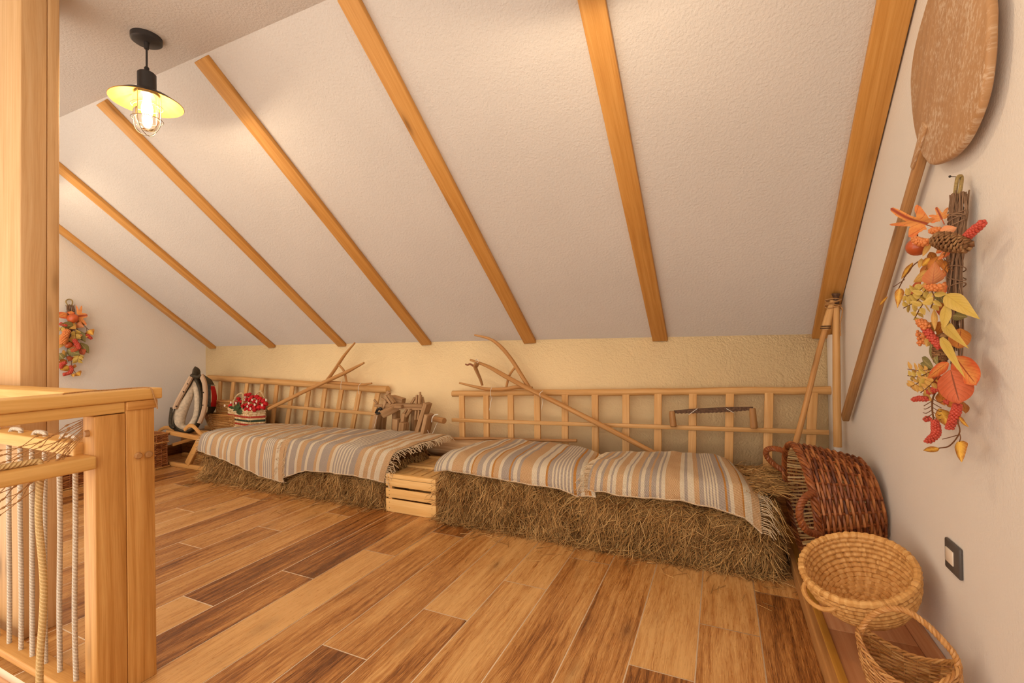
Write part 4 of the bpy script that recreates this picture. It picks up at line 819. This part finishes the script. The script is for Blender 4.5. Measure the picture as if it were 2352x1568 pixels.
for r in range(nr):
    v = (r+.5)/nr; col = {11: red, 9: grn, 7: red}.get(r)
    for i in range(4):
        for k in range(ncol_):
            q = (k+.5+(.5 if (r % 2 and col is None) else 0))/ncol_
            if q >= 1: continue
            p, n = fbag((i+q)/4, v); e = unit(crn[(i+1) % 4]-crn[i]); w = np.linalg.norm(crn[(i+1) % 4]-crn[i])/ncol_
            m = b if col is None else col; tl = A(0, 0, .25*(1 if r % 2 else -1)) if col is None else A(0, 0, 0)
            dirv = unit(e+tl); wk = w*(1 if col is None else .66); m.tube([p-dirv*wk*.52+n*-.003, p-dirv*wk*.25+n*.0035, p+dirv*wk*.25+n*.0035, p+dirv*wk*.52+n*-.003], [.003, .0095 if col is None else .0105, .0095 if col is None else .0105, .003], 6, flat=1.0, tone=rng.random())
            if col is not None: b.tube([p-dirv*w*.5-A(0, 0, .01), p-dirv*w*.5+n*.004, p-dirv*w*.5+A(0, 0, .01)], .0035, 5, tone=.9)
b.build('woven_body', M['tote'], t); red.build('red_dots', M['red_yarn'], t)['kind'] = 'stuff'; grn.build('green_dots', M['green_yarn'], t)['kind'] = 'stuff'
P = np.array([fbag(u, 1.0)[0] for u in np.arange(80)/80]); b = MB(); twisted(b, np.vstack([P, P[:1]]), .004, .0055, 34, 2, 5); b.build('rim', M['jute_handle'], t)
for pts, Y0 in (([(536, 938), (536, 925), (541, 912), (549, 904), (556, 903), (559, 912), (557, 925), (556, 940)], 2.875), ([(586, 912), (590, 903), (598, 898), (603, 905), (607, 915), (610, 927)], 2.965)):
    b = MB(); twisted(b, spline([py(x, y, Y0) for x, y in pts], 60), .0042, .0048, 9, 2, 6); b.build('handle', M['jute_handle'], t)
M['petal'] = plain('red_petal', (.56, .012, .018), .7, 0, 40, var=.3); M['white_petal'] = plain('white_petal', (.82, .74, .66), .7); M['green_leaf'] = plain('dark_green_leaf', (.05, .085, .03), .55, 0, 20, var=.4)
t = thing('flower_bunch', (cen[0], cen[1], zt-.02), 'bunch of red artificial flowers with small white blossoms in the bag', 'flowers')
def bloom(c, r, n):
    b = MB()
    for k in range(14):
        d = unit(rng.normal(size=3)+n*.9); b.ball(c+d*r*.55, r*.5, 7, .7, d)
    return b.build('red_flower', M['petal'], t)
core = MB(); core.ball(A(cen[0]+.01, cen[1]+.02, zt-.02), .11, 14, .5); core.build('foliage', M['green_leaf'], t)
for (x, y) in [(531, 932), (541, 926), (548, 917), (566, 908), (574, 907), (580, 912), (590, 912), (597, 916), (606, 921), (610, 928), (603, 933), (594, 925), (585, 922), (575, 918), (565, 918), (560, 932), (568, 931), (577, 932), (586, 935), (595, 936), (604, 936), (575, 940), (566, 940), (585, 941), (553, 924)]:
    d = (y-905)/36; c = py(x, y, 2.965-.10*d); bloom(c, .026+.004*rng.random(), A(.1, -.6, .8))
for (x, y) in [(517, 931), (531, 924), (543, 925), (564, 912), (562, 918), (580, 918), (590, 922), (586, 929), (572, 926), (569, 933), (603, 930), (612, 918), (576, 938)]:
    d = (y-905)/36; c = py(x, y, 2.925-.10*d); b = MB()
    for k in range(6): q = k*PI/3; b.ball(c+A(.0075*math.cos(q), -.004, .0075*math.sin(q)), .0050, 6, .6, (0, 1, 0))
    b.build('white_blossom', M['white_petal'], t)
for pts in ([(545, 930), (540, 936), (536, 943)], [(552, 928), (545, 938), (535, 944)], [(550, 922), (546, 930), (541, 936)], [(526, 934), (533, 936), (540, 938)]):
    P = spline([py(x, y, 2.86) for x, y in pts], 12); MB().tube(P, np.interp(np.linspace(0, 1, 12), [0, .4, 1], [.004, .016, .002]), 6, flat=.2, ref=(.5, 0, .6)).build('leaf', M['green_leaf'], t)

# ------------------------------------------------------------------ old wooden flax breaker on the rug's far side
Yb = 2.93
def zc(x, y, Y=Yb): return py(850+x/9.8, 860+y/9.8, Y)
t = thing('wooden_flax_breaker', zc(700, 1300), 'weathered wooden flax breaker of beams, pegs and slats behind the left rug', 'farm tool')
def tb(name, x0, y0, x1, y1, w, dp, Y0=Yb, Y1=None, m='tool'):
    a, c = zc(x0, y0, Y0), zc(x1, y1, Y1 or Y0); return MB().beam(a, c, dp, w/9.8/292, (0, -1, .001) if abs(a[2]-c[2]) < abs(a[0]-c[0]) else (1, 0, .001)).build(name, M[m], t, False, .003)
def tv(name, x0, y0, x1, y1, w, dp, Y0=Yb, Y1=None, m='tool'):
    a, c = zc(x0, y0, Y0), zc(x1, y1, Y1 or Y0); return MB().beam(a, c, w/9.8/292, dp, (0, 1, 0)).build(name, M[m], t, False, .003)
hb = lambda name, x0, y0, x1, y1, w, dp, Y0=Yb, Y1=None: MB().beam(zc(x0, y0, Y0), zc(x1, y1, Y1 or Y0), dp, w/9.8/292, (0, 0, 1)).build(name, M['tool'], t, False, .003)
hb('cross_beam', 370, 700, 1215, 725, 125, .055)
tv('upright', 1300, 640, 1060, 1420, 95, .075, 2.885); tv('upright', 1335, 890, 1215, 1420, 90, .09, 2.865); tv('upright', 190, 900, 110, 1330, 120, .06, 2.90); tv('upright', 300, 880, 260, 1330, 110, .05, 2.99)
tv('upright', 590, 800, 570, 1330, 110, .06, 2.96); tv('upright', 800, 860, 730, 1330, 95, .06, 2.91); tv('upright', 1010, 800, 980, 1330, 110, .05, 2.99)
hb('arm', 265, 900, 610, 730, 150, .06, 2.83, 2.93); hb('tenon', 560, 715, 720, 715, 70, .03, 2.885)
tv('clamp_slat', 350, 465, 480, 660, 55, .03, 2.91); tv('clamp_slat', 420, 455, 550, 640, 60, .03, 2.91); hb('block', 500, 520, 760, 600, 130, .05, 2.99); hb('handle_bar', 390, 380, 440, 440, 70, .03, 2.96)
tv('slat', 1010, 515, 910, 690, 50, .02, 2.95); tv('slat', 1060, 455, 1040, 690, 45, .02, 2.93); tv('slat', 1140, 455, 1120, 690, 50, .02, 2.93); tv('slat', 1170, 500, 1210, 690, 50, .02, 2.96); tv('peg', 1122, 390, 1128, 470, 45, .012, 2.94)
tv('slat', 830, 780, 730, 930, 45, .02, 2.90); tv('slat', 925, 790, 810, 950, 65, .025, 2.89); tv('slat', 1035, 800, 1020, 1020, 45, .02, 2.92); tv('slat', 1110, 800, 1080, 1020, 45, .02, 2.92)
tv('block', 610, 990, 600, 1330, 150, .06, 2.90); tv('block', 770, 1075, 740, 1330, 130, .07, 2.87)
hb('peg', 240, 520, 370, 590, 40, .012, 2.93); hb('peg', 90, 565, 170, 660, 45, .014, 2.90); hb('peg', 110, 690, 290, 710, 60, .02, 2.90); hb('peg', 1215, 1010, 1320, 1010, 60, .02, 2.855)
tv('slat', 370, 590, 300, 780, 60, .03, 2.91)
MB().tube(spline([zc(130, 860, 2.88), zc(180, 780, 2.87), zc(250, 770, 2.87), zc(230, 860, 2.88), zc(150, 870, 2.88)], 20), .010, 8).build('iron_ring', M['metal'], t)
a, c = zc(1400, 985, 2.90), zc(1670, 1040, 2.80); MB().tube([a, a*.5+c*.5, c*.97+a*.03, c], [.020, .022, .022, .019], 12).build('spool', M['darkpole'], t)
MB().tube(spline([zc(1390, 1070, 2.86), zc(1400, 980, 2.86), zc(1450, 910, 2.87), zc(1530, 895, 2.88)], 16), .004, 6).build('cord', M['string'], t)
MB().tube(spline([zc(160, 910, 2.87), zc(120, 1070, 2.87), zc(85, 1210, 2.87)], 10), .002, 5).build('cord', M['string'], t)
MB().tube(spline([zc(1290, 1250, 2.86), zc(1340, 1340, 2.86), zc(1400, 1330, 2.86), zc(1480, 1150, 2.87), zc(1520, 1080, 2.86)], 16), .002, 5).build('cord', M['string'], t)

# ------------------------------------------------------------------ autumn swags
def leafmat(name, base, edge, vein):
    k = NT(name); uv = k.uv(); s = k.n('SeparateXYZ', ins={0: uv}); tc = k.n('TexCoord').outputs['Object']
    ax_ = k.math('ABSOLUTE', k.math('SUBTRACT', s.outputs[1], .5)); nz = k.noise(tc, 45, 4, .6)
    f = k.math('ADD', k.math('MULTIPLY', ax_, 1.5), k.math('MULTIPLY', k.math('SUBTRACT', nz, .5), 1.3))
    c = k.mix(k.ramp(f, [(.1, (0, 0, 0)), (.65, (1, 1, 1))]), base, edge)
    w = k.math('SINE', k.math('MULTIPLY', k.math('SUBTRACT', s.outputs[0], k.math('MULTIPLY', ax_, .55)), 48.0))
    side = k.ramp(w, [(.93, (0, 0, 0)), (1, (.6, .6, .6))]); mid = k.ramp(ax_, [(.012, (1, 1, 1)), (.035, (0, 0, 0))])
    c = k.mix(k.math('MAXIMUM', side, mid), c, vein); return k.done(c, .55, k.math('ADD', w, nz), .15, .001, 0, .3)
LM = {'orange': leafmat('orange_leaf', (.66, .27, .07), (.55, .10, .03), (.30, .05, .02)), 'red': leafmat('red_leaf', (.50, .12, .05), (.42, .08, .025), (.20, .05, .02)), 'rust': leafmat('rust_leaf', (.52, .20, .035), (.40, .13, .02), (.25, .07, .02)),
      'two': leafmat('gold_brown_leaf', (.72, .42, .06), (.34, .12, .02), (.75, .50, .14)), 'yellow': leafmat('yellow_leaf', (.50, .35, .07), (.54, .38, .10), (.42, .28, .06)), 'green': leafmat('olive_leaf', (.22, .19, .065), (.17, .15, .05), (.50, .42, .20)),
      'pink': leafmat('pale_orange_leaf', (.68, .32, .14), (.64, .24, .10), (.55, .20, .10)), 'gold': leafmat('ochre_leaf', (.62, .38, .10), (.52, .28, .07), (.40, .20, .05))}
M['berry'] = plain('red_berry', (.50, .065, .04), .35, 0, 0, .4); M['oberry'] = plain('orange_berry', (.62, .21, .06), .35, 0, 0, .4); M['pomme'] = plain('orange_red_fruit', (.52, .10, .025), .28, 0, 8, .5, .3)
M['twig'] = wood('dry_twig', (.09, .045, .025), (.18, .10, .055), (.34, .21, .13), False, .8, contrast=.7); M['cone'] = wood('pine_cone_scale', (.05, .02, .008), (.20, .09, .035), (.42, .25, .11), False, .7); M['stem'] = plain('brown_stem', (.15, .06, .02), .7); M['loop'] = plain('khaki_loop', (.34, .24, .09), .6, bumpscale=200, var=.3)
SHAPE = {'ovate': [(0, .02), (.08, .55), (.22, .92), (.38, 1), (.6, .82), (.8, .48), (.93, .18), (1, 0)], 'round': [(0, .05), (.08, .62), (.25, .95), (.48, 1), (.7, .88), (.87, .58), (.96, .28), (1, 0)], 'lance': [(0, .05), (.1, .45), (.3, .95), (.5, 1), (.75, .6), (1, 0)], 'heart': [(0, .3), (.04, .75), (.15, 1), (.3, .98), (.55, .70), (.8, .32), (1, 0)]}
def leaf(t, base, tip, w, mat, shape='ovate', n=(-1, 0, 0), curl=.15, cup=.12):
    base, tip = np.asarray(base), np.asarray(tip); d = tip-base; L = np.linalg.norm(d); d /= L; n = unit(np.asarray(n, float)-d*(np.asarray(n)@d)); s = np.cross(d, n); b = MB()
    if shape == 'maple':
        th = np.linspace(-PI, PI, 73); pk = sum(h*np.exp(-((th-c_)/wd)**2) for c_, h, wd in ((0, .50, .26), (.78, .40, .24), (-.78, .40, .24), (1.62, .26, .26), (-1.62, .26, .26)))
        rr = (.22+pk+.035*np.abs(np.sin(th*13))*(np.abs(th) < 2.2))*np.where(np.abs(th) > 2.6, .55, 1)
        pts = []; uv = []
        for k in np.linspace(0, 1, 6):
            x = .30+k*rr*np.cos(th)*.92; y = k*rr*np.sin(th)*1.05; ws = w/L
            z = curl*(x*x-.3*x)-cup*.9*np.abs(y)*ws+.03*np.sin(7*x+5*y)
            pts.append(base+L*(x[:, None]*d+(y*ws*.95)[:, None]*s+z[:, None]*n)); uv.append(np.stack([x, .5+.5*y], 1))
        b.grid(np.array(pts), np.array(uv)); b.tube(np.array([base-d*.12*L, base, base+d*.3*L]), .0012, 5)
    else:
        tab = np.array(SHAPE[shape]); us = np.linspace(0, 1, 13); ws = np.interp(us, tab[:, 0], tab[:, 1]); ws = np.convolve(np.r_[ws[0], ws, ws[-1]], [.2, .6, .2], 'valid'); ws[-1] = 0; vs = np.linspace(-1, 1, 7); P = np.zeros((13, 7, 3)); UV = np.zeros((13, 7, 2)); ph = rng.random()*6
        for i, u in enumerate(us):
            for j, v_ in enumerate(vs): P[i, j] = base+d*u*L+s*v_*ws[i]*w*.5+n*(curl*L*(u*u-.4*u)*-1-cup*w*abs(v_)**1.5*ws[i]+.03*w*math.sin(7*u+ph)*v_); UV[i, j] = (u, .5+.5*v_)
        b.grid(P, UV)
    return b.build('leaf', LM[mat], t, angle=0)
def spike(t, pts, r, n, mat='berry', br=.0042, name='berry_spike'):
    P = spline(pts, 60); b = MB(); b.tube(P, r*.45, 6); T = np.gradient(P, axis=0)
    for k in range(n):
        f = (k+.5)/n; i = min(59, int(f*60)); tt = unit(T[i]); a = k*2.4; e = unit(np.cross(tt, (.3, .5, .8))); g = np.cross(tt, e); rr = r*(.75+.25*math.sin(PI*min(1, f*1.05)))
        b.ball(P[i]+(e*math.cos(a)+g*math.sin(a))*rr*.8, br*(.85+.3*rng.random()), 8)
    return b.build(name, M[mat], t, angle=0)
def cone(t, a, c, r):
    a, c = np.asarray(a), np.asarray(c); ax_, e, g = frame(c-a, (.21, .3, .9)); L = np.linalg.norm(c-a); b = MB(); b.tube([a, a*.5+c*.5, c], [r*.4, r*.55, r*.25], 10)
    for k in range(95):
        f = (k+.5)/95; an = k*2.39996; rad = r*(.55+.45*math.sin(PI*min(1, .12+f*.85))); d = e*math.cos(an)+g*math.sin(an); p = a+ax_*L*f; b.beam(p+d*rad*.35-ax_*.003, p+d*rad+ax_*.006, .010, .0025, ax_, .013, .0045)
    return b.build('pine_cone', M['cone'], t, False)
def sprig(t, pts, mat, n, L, w, nrm_):
    P = spline(pts, 30); T = np.gradient(P, axis=0); MB().tube(P, .0013, 5).build('stem', M['stem'], t)
    for k in range(n):
        i = int((k+1)/(n+1)*29); tt = unit(T[i]); s = unit(np.cross(tt, nrm_))*(1 if k % 2 else -1); d = unit(s*.8+tt*.5+np.asarray(nrm_)*.25*rng.normal()); leaf(t, P[i], P[i]+d*L*(.8+.4*rng.random()), w, mat, 'ovate', np.asarray(nrm_)+.5*rng.normal(size=3), .1, .1)
def stem(t, pts, r=.0016): MB().tube(spline(pts, 24), r, 6).build('stem', M['stem'], t)
def bundle(t, top, bot, r, n=55):
    b = MB(); ax_, e, g = frame(np.asarray(bot)-np.asarray(top), (0, 1, .1)); L = np.linalg.norm(np.asarray(bot)-np.asarray(top))
    for k in range(n):
        a = rng.random()*2*PI; q = r*math.sqrt(rng.random()); f0 = -.02*rng.random(); f1 = .55+.5*rng.random(); P = [np.asarray(top)+ax_*L*f+(e*math.cos(a+f*1.3)+g*math.sin(a+f*1.3)*.7)*q*(.9+.35*math.sin(f*6+a)-.25*f)+rng.normal(size=3)*.0022 for f in np.linspace(f0, f1, 9)]; b.tube(np.array(P), .0016, 5, tone=rng.random())
    for k in range(9):
        f = .09+.10*rng.random() if k < 5 else .3+.5*rng.random(); a = np.arange(20)/20*2*PI; b.tube(np.asarray(top)+ax_*L*f+(r*.93)*(np.cos(a)[:, None]*e+.72*np.sin(a)[:, None]*g)+np.sin(a+k)[:, None]*ax_*.008, .0014, 5, closed=True, tone=.8)
    return b.build('twig_bundle', M['twig'], t)
# --- right wall swag; q() = point read off the photograph, standing dd in front of the wall
def qa(x, y, dd=.055): return px(2000+x/4.125, 380+y/4.125, XR-dd)
def qb(x, y, dd=.055): return px(2000+x/4.355, 720+y/4.355, XR-dd)
nR = A(-.55, -.83, 0)
t = thing('autumn_swag', qa(840, 110, .0), 'autumn swag of orange leaves, pine cone and red berries on right wall', 'swag', 'autumn leaf swags')
MB().tube(spline([qa(795, 310, .035), qa(805, 220, .035), qa(820, 125, .03), qa(845, 98, .025), qa(862, 120, .02), qa(850, 220, .03), qa(832, 310, .035)], 40), .0042, 8).build('hanging_loop', M['loop'], t)
MB().tube([qa(830, 108, -.002), qa(760, 104, .06), qa(750, 104, .062)], .0011, 6).ball(qa(750, 104, .062), .003, 8).build('nail', M['metal'], t)
bundle(t, qa(815, 290, .035), qb(860, 440, .035), .024, 70)
LEAVES = [ # base, tip, width(m), colour, shape, dist of base, dist of tip
 ('a', 640, 600, 215, 452, .088, 'orange', 'maple', .06, .10), ('a', 690, 540, 620, 395, .045, 'orange', 'maple', .05, .06), ('a', 655, 640, 812, 585, .030, 'pink', 'ovate', .085, .06), ('a', 560, 720, 480, 860, .020, 'gold', 'ovate', .075, .09),
 ('a', 745, 790, 625, 890, .024, 'orange', 'ovate', .07, .09), ('a', 585, 1125, 610, 925, .045, 'pink', 'heart', .085, .10), ('a', 560, 1000, 380, 1110, .03, 'gold', 'lance', .06, .08), ('a', 540, 940, 480, 1090, .025, 'rust', 'ovate', .05, .06), ('a', 470, 1080, 340, 1300, .03, 'red', 'lance', .045, .06),
 ('a', 400, 920, 268, 1090, .016, 'two', 'lance', .07, .08), ('a', 275, 1165, 250, 1350, .024, 'two', 'heart', .08, .09), ('a', 160, 1240, 62, 1340, .010, 'two', 'lance', .08, .09), ('a', 480, 880, 455, 970, .013, 'gold', 'ovate', .07, .08),
 ('a', 715, 1225, 1012, 1440, .040, 'yellow', 'heart', .08, .055), ('a', 725, 1290, 670, 1560, .026, 'yellow', 'lance', .08, .09), ('a', 760, 1420, 900, 1430, .024, 'green', 'ovate', .05, .04), ('a', 600, 1360, 605, 1560, .014, 'gold', 'lance', .07, .075), ('a', 640, 1310, 665, 1345, .02, 'rust', 'ovate', .06, .06),
 ('a', 690, 900, 720, 1000, .02, 'rust', 'ovate', .05, .06), ('a', 560, 820, 600, 920, .022, 'rust', 'ovate', .05, .05), ('a', 700, 980, 660, 1080, .02, 'orange', 'ovate', .05, .06),
 ('a', 690, 740, 600, 830, .03, 'orange', 'ovate', .06, .07), ('a', 640, 860, 560, 1010, .034, 'rust', 'ovate', .06, .08), ('a', 700, 1100, 640, 1240, .036, 'orange', 'ovate', .05, .07), ('a', 560, 1080, 500, 1200, .03, 'gold', 'ovate', .07, .09), ('a', 690, 1280, 640, 1420, .034, 'red', 'ovate', .05, .06), ('a', 620, 1180, 690, 1290, .026, 'green', 'ovate', .06, .07), ('a', 720, 620, 660, 700, .03, 'orange', 'ovate', .05, .06), ('a', 470, 1120, 420, 1200, .022, 'yellow', 'ovate', .08, .09), ('a', 620, 1470, 560, 1590, .028, 'gold', 'lance', .06, .07), ('a', 560, 880, 470, 960, .02, 'two', 'ovate', .07, .08), ('a', 700, 1480, 620, 1600, .03, 'rust', 'ovate', .05, .06),
 ('b', 660, 420, 740, 520, .03, 'orange', 'ovate', .05, .06), ('b', 600, 240, 560, 330, .022, 'gold', 'ovate', .07, .08), ('b', 700, 620, 620, 740, .03, 'red', 'ovate', .05, .06), ('b', 560, 640, 480, 740, .022, 'yellow', 'ovate', .07, .08), ('b', 900, 860, 960, 980, .03, 'rust', 'ovate', .03, .04),
 ('b', 905, 150, 870, 340, .042, 'rust', 'round', .045, .06), ('b', 720, 95, 922, 322, .026, 'yellow', 'heart', .08, .09), ('b', 705, 240, 912, 612, .020, 'yellow', 'heart', .09, .10), ('b', 600, 290, 640, 520, .030, 'green', 'ovate', .075, .09), ('b', 495, 500, 590, 555, .020, 'green', 'ovate', .07, .07), ('b', 510, 440, 600, 550, .026, 'green', 'ovate', .065, .075),
 ('b', 775, 490, 540, 655, .028, 'orange', 'ovate', .075, .10), ('b', 845, 430, 1030, 690, .050, 'orange', 'round', .06, .06), ('b', 800, 560, 880, 885, .066, 'red', 'round', .08, .085), ('b', 560, 600, 610, 700, .016, 'gold', 'ovate', .06, .07), ('b', 690, 180, 740, 330, .03, 'rust', 'ovate', .04, .04),
 ('b', 690, 780, 730, 905, .03, 'rust', 'ovate', .04, .05), ('b', 740, 880, 870, 915, .024, 'rust', 'ovate', .05, .05), ('b', 680, 950, 800, 1130, .034, 'two', 'ovate', .055, .06), ('b', 880, 1030, 948, 1130, .014, 'two', 'lance', .06, .07), ('b', 682, 1345, 502, 1383, .018, 'two', 'ovate', .06, .075), ('b', 885, 1275, 888, 1480, .040, 'two', 'heart', .06, .07),
 ('b', 520, 800, 590, 870, .02, 'gold', 'ovate', .05, .06), ('b', 760, 650, 690, 860, .026, 'rust', 'round', .05, .05)]
for z, x0, y0, x1, y1, w, m, sh, d0, d1 in LEAVES:
    f = qa if z == 'a' else qb; leaf(t, f(x0, y0, d0), f(x1, y1, d1), w*.98, m, sh, nR+.25*rng.normal(size=3))
c = qa(440, 770, .08); fr_ = MB().ball(c, .026, 20, .95).build('fruit', M['pomme'], t); MB().tube([c+A(0, 0, .022), c+A(0, -.004, .034)], .002, 6).build('stem', M['stem'], fr_)
cone(t, qa(600, 690, .10), qa(905, 765, .065), .022); cone(t, qb(735, 205, .06), qb(690, 470, .07), .018)
spike(t, [qa(880, 705, .06), qa(960, 630, .055), qa(1065, 540, .05)], .0085, 85); spike(t, [qb(515, 110, .08), qb(600, 220, .085), qb(690, 335, .09)], .0085, 90); spike(t, [qb(640, 1070, .06), qb(655, 1160, .06), qb(640, 1220, .06), qb(570, 1275, .06)], .0095, 100)
spike(t, [qb(870, 910, .065), qb(840, 1020, .065), qb(790, 1140, .06)], .0095, 100); spike(t, [qb(555, 855, .06), qb(490, 850, .06), qb(430, 858, .06)], .0065, 45); spike(t, [qb(660, 745, .06), qb(620, 770, .06), qb(570, 785, .06)], .0065, 40); spike(t, [qb(580, 1045, .06), qb(545, 1060, .06)], .0055, 14)
spike(t, [qa(540, 1150, .09), qa(600, 1160, .09), qa(680, 1140, .085)], .007, 30, 'oberry', .0050); spike(t, [qa(420, 700, .10), qa(480, 725, .10), qa(545, 725, .095)], .009, 40, 'oberry', .0050); spike(t, [qb(470, 180, .08), qb(490, 240, .08), qb(500, 300, .08), qb(540, 265, .08), qb(535, 200, .08)], .005, 22, 'oberry', .0048); spike(t, [qa(575, 620, .075), qa(650, 610, .07)], .007, 26, 'oberry', .0046); spike(t, [qb(490, 80, .085), qb(560, 130, .085)], .010, 34, 'oberry', .0050); spike(t, [qb(745, 880, .05), qb(780, 890, .05)], .004, 12)
stem(t, [qa(480, 890, .07), qa(400, 950, .075), qa(320, 1060, .08), qa(262, 1170, .08)]); stem(t, [qa(320, 1080, .08), qa(260, 1120, .08), qa(215, 1150, .085)], .0011); stem(t, [qb(895, 960, .06), qb(870, 1070, .06), qb(888, 1190, .06), qb(790, 1320, .06), qb(682, 1345, .06)]); stem(t, [qb(885, 1190, .06), qb(898, 1240, .06), qb(888, 1280, .06)], .0012); stem(t, [qb(870, 1215, .06), qb(780, 1240, .06), qb(716, 1255, .065)], .001)
stem(t, [qb(660, 760, .05), qb(620, 850, .055), qb(615, 960, .06), qb(632, 1075, .06)], .0022)
for k in range(9): y = 850+22*k; stem(t, [qb(618, y, .058), qb(618+(-1 if k % 2 else 1)*60, y+35, .065), qb(618+(-1 if k % 2 else 1)*(80+25*rng.random()), y+25+30*rng.random(), .07)], .0010)
sprig(t, [qa(540, 1120, .085), qa(450, 1190, .09), qa(360, 1230, .09), qa(325, 1220, .09)], 'yellow', 8, .026, .014, nR); sprig(t, [qa(520, 1180, .09), qa(440, 1280, .09), qa(310, 1350, .09)], 'yellow', 10, .026, .014, nR); sprig(t, [qa(540, 1250, .09), qa(470, 1350, .09), qa(410, 1460, .085)], 'yellow', 9, .026, .014, nR); sprig(t, [qa(560, 1150, .09), qa(600, 1250, .09), qa(570, 1350, .09)], 'yellow', 7, .026, .015, nR)
sprig(t, [qb(600, 560, .07), qb(500, 570, .075), qb(370, 555, .08)], 'gold', 8, .022, .011, nR); sprig(t, [qb(600, 580, .07), qb(480, 630, .075), qb(370, 620, .08)], 'yellow', 8, .022, .011, nR); sprig(t, [qb(590, 640, .07), qb(460, 700, .075), qb(400, 735, .08)], 'gold', 8, .022, .013, nR); sprig(t, [qb(660, 640, .07), qb(590, 720, .07), qb(500, 790, .07)], 'gold', 8, .024, .013, nR)
for k in range(7): p = qa(700+60*rng.random(), 860+180*rng.random(), .07); stem(t, [p, p+A(-.01, -.02, .006), p+A(-.012, -.045+.01*rng.normal(), .004+.01*rng.normal())], .0008)
# --- left wall swag
def ql(x, y, dd=.05): return px(120+x/7.464, 670+y/7.464, XL+dd)
nL = A(1, -.55, 0)
t = thing('autumn_swag', ql(300, 130, 0), 'autumn swag of orange leaves and red berries on the far left wall', 'swag', 'autumn leaf swags')
MB().tube(spline([ql(285, 250, .03), ql(240, 190, .025), ql(240, 150, .02), ql(290, 125, .012), ql(340, 150, .02), ql(345, 200, .025), ql(325, 250, .03)], 40), .0046, 8).build('hanging_loop', M['loop'], t)
bundle(t, ql(308, 240, .03), ql(300, 1200, .03), .030, 50)
for x0, y0, x1, y1, w, m, sh, d0, d1 in [(400, 420, 610, 400, .19, 'orange', 'maple', .07, .09), (260, 370, 105, 425, .07, 'orange', 'lance', .06, .08), (410, 520, 600, 535, .06, 'rust', 'ovate', .05, .05), (330, 330, 300, 380, .05, 'orange', 'ovate', .06, .08), (360, 590, 150, 560, .07, 'green', 'ovate', .08, .10), (250, 520, 410, 640, .07, 'gold', 'ovate', .07, .09), (410, 560, 550, 610, .06, 'pink', 'heart', .06, .08), (620, 660, 700, 740, .075, 'two', 'heart', .07, .09), (580, 735, 545, 790, .04, 'two', 'ovate', .07, .08),
  (420, 650, 560, 870, .06, 'green', 'lance', .06, .08), (480, 870, 630, 1060, .06, 'green', 'lance', .07, .08), (300, 650, 180, 660, .05, 'red', 'ovate', .06, .07), (200, 720, 105, 970, .09, 'gold', 'ovate', .06, .08), (330, 760, 400, 900, .06, 'gold', 'ovate', .06, .08), (420, 920, 330, 1030, .06, 'red', 'ovate', .08, .10), (260, 990, 470, 1080, .08, 'green', 'ovate', .07, .10), (480, 980, 540, 1080, .06, 'red', 'ovate', .06, .08), (110, 1060, 190, 1150, .09, 'green', 'round', .07, .08), (240, 1040, 170, 1040, .05, 'gold', 'ovate', .07, .08),
  (330, 1110, 280, 1180, .05, 'red', 'ovate', .05, .06), (400, 1110, 350, 1180, .05, 'rust', 'ovate', .05, .06), (280, 1270, 145, 1335, .07, 'two', 'ovate', .06, .08), (350, 1270, 420, 1280, .035, 'rust', 'lance', .05, .06), (410, 1385, 480, 1440, .07, 'two', 'heart', .06, .07), (360, 1400, 360, 1460, .035, 'two', 'heart', .06, .07), (250, 1180, 110, 1210, .05, 'rust', 'ovate', .05, .06), (480, 680, 440, 780, .05, 'pink', 'ovate', .06, .08), (300, 880, 320, 960, .05, 'red', 'ovate', .05, .06)]:
    leaf(t, ql(x0, y0, d0), ql(x1, y1, d1), w, m, sh, nL+.3*rng.normal(size=3))
MB().ball(ql(350, 455, .075), .040, 20, .9, (.4, -.6, .3)).build('fruit', M['pomme'], t); MB().ball(ql(280, 910, .06), .028, 14).build('fruit', M['pomme'], t)
spike(t, [ql(130, 545, .08), ql(245, 575, .08)], .011, 40, 'berry', .007); spike(t, [ql(370, 820, .09), ql(430, 900, .09), ql(465, 970, .09)], .014, 70, 'berry', .008); spike(t, [ql(590, 735, .07), ql(670, 805, .07)], .010, 40, 'berry', .007); spike(t, [ql(230, 1210, .07), ql(160, 1250, .07), ql(140, 1300, .07)], .013, 50, 'berry', .008); spike(t, [ql(315, 1270, .06), ql(330, 1350, .06), ql(280, 1395, .06), ql(195, 1415, .06)], .011, 70, 'berry', .008)
spike(t, [ql(200, 670, .09), ql(290, 690, .09)], .020, 40, 'oberry', .009); spike(t, [ql(250, 690, .09), ql(200, 800, .09), ql(180, 890, .09)], .024, 80, 'oberry', .009)
sprig(t, [ql(390, 650, .08), ql(400, 740, .08), ql(400, 830, .08)], 'yellow', 10, .04, .024, nL); sprig(t, [ql(470, 1070, .08), ql(440, 1140, .08), ql(430, 1200, .08)], 'yellow', 10, .04, .026, nL); sprig(t, [ql(160, 600, .07), ql(130, 660, .07)], 'yellow', 6, .04, .026, nL)
stem(t, [ql(500, 530, .06), ql(590, 620, .06), ql(640, 660, .06)], .002); stem(t, [ql(590, 620, .06), ql(590, 720, .06)], .0016); stem(t, [ql(370, 560, .06), ql(450, 660, .06), ql(580, 720, .06)], .002); stem(t, [ql(330, 1180, .05), ql(340, 1300, .05), ql(400, 1390, .06)], .002); stem(t, [ql(345, 1330, .05), ql(360, 1400, .06)], .0015)
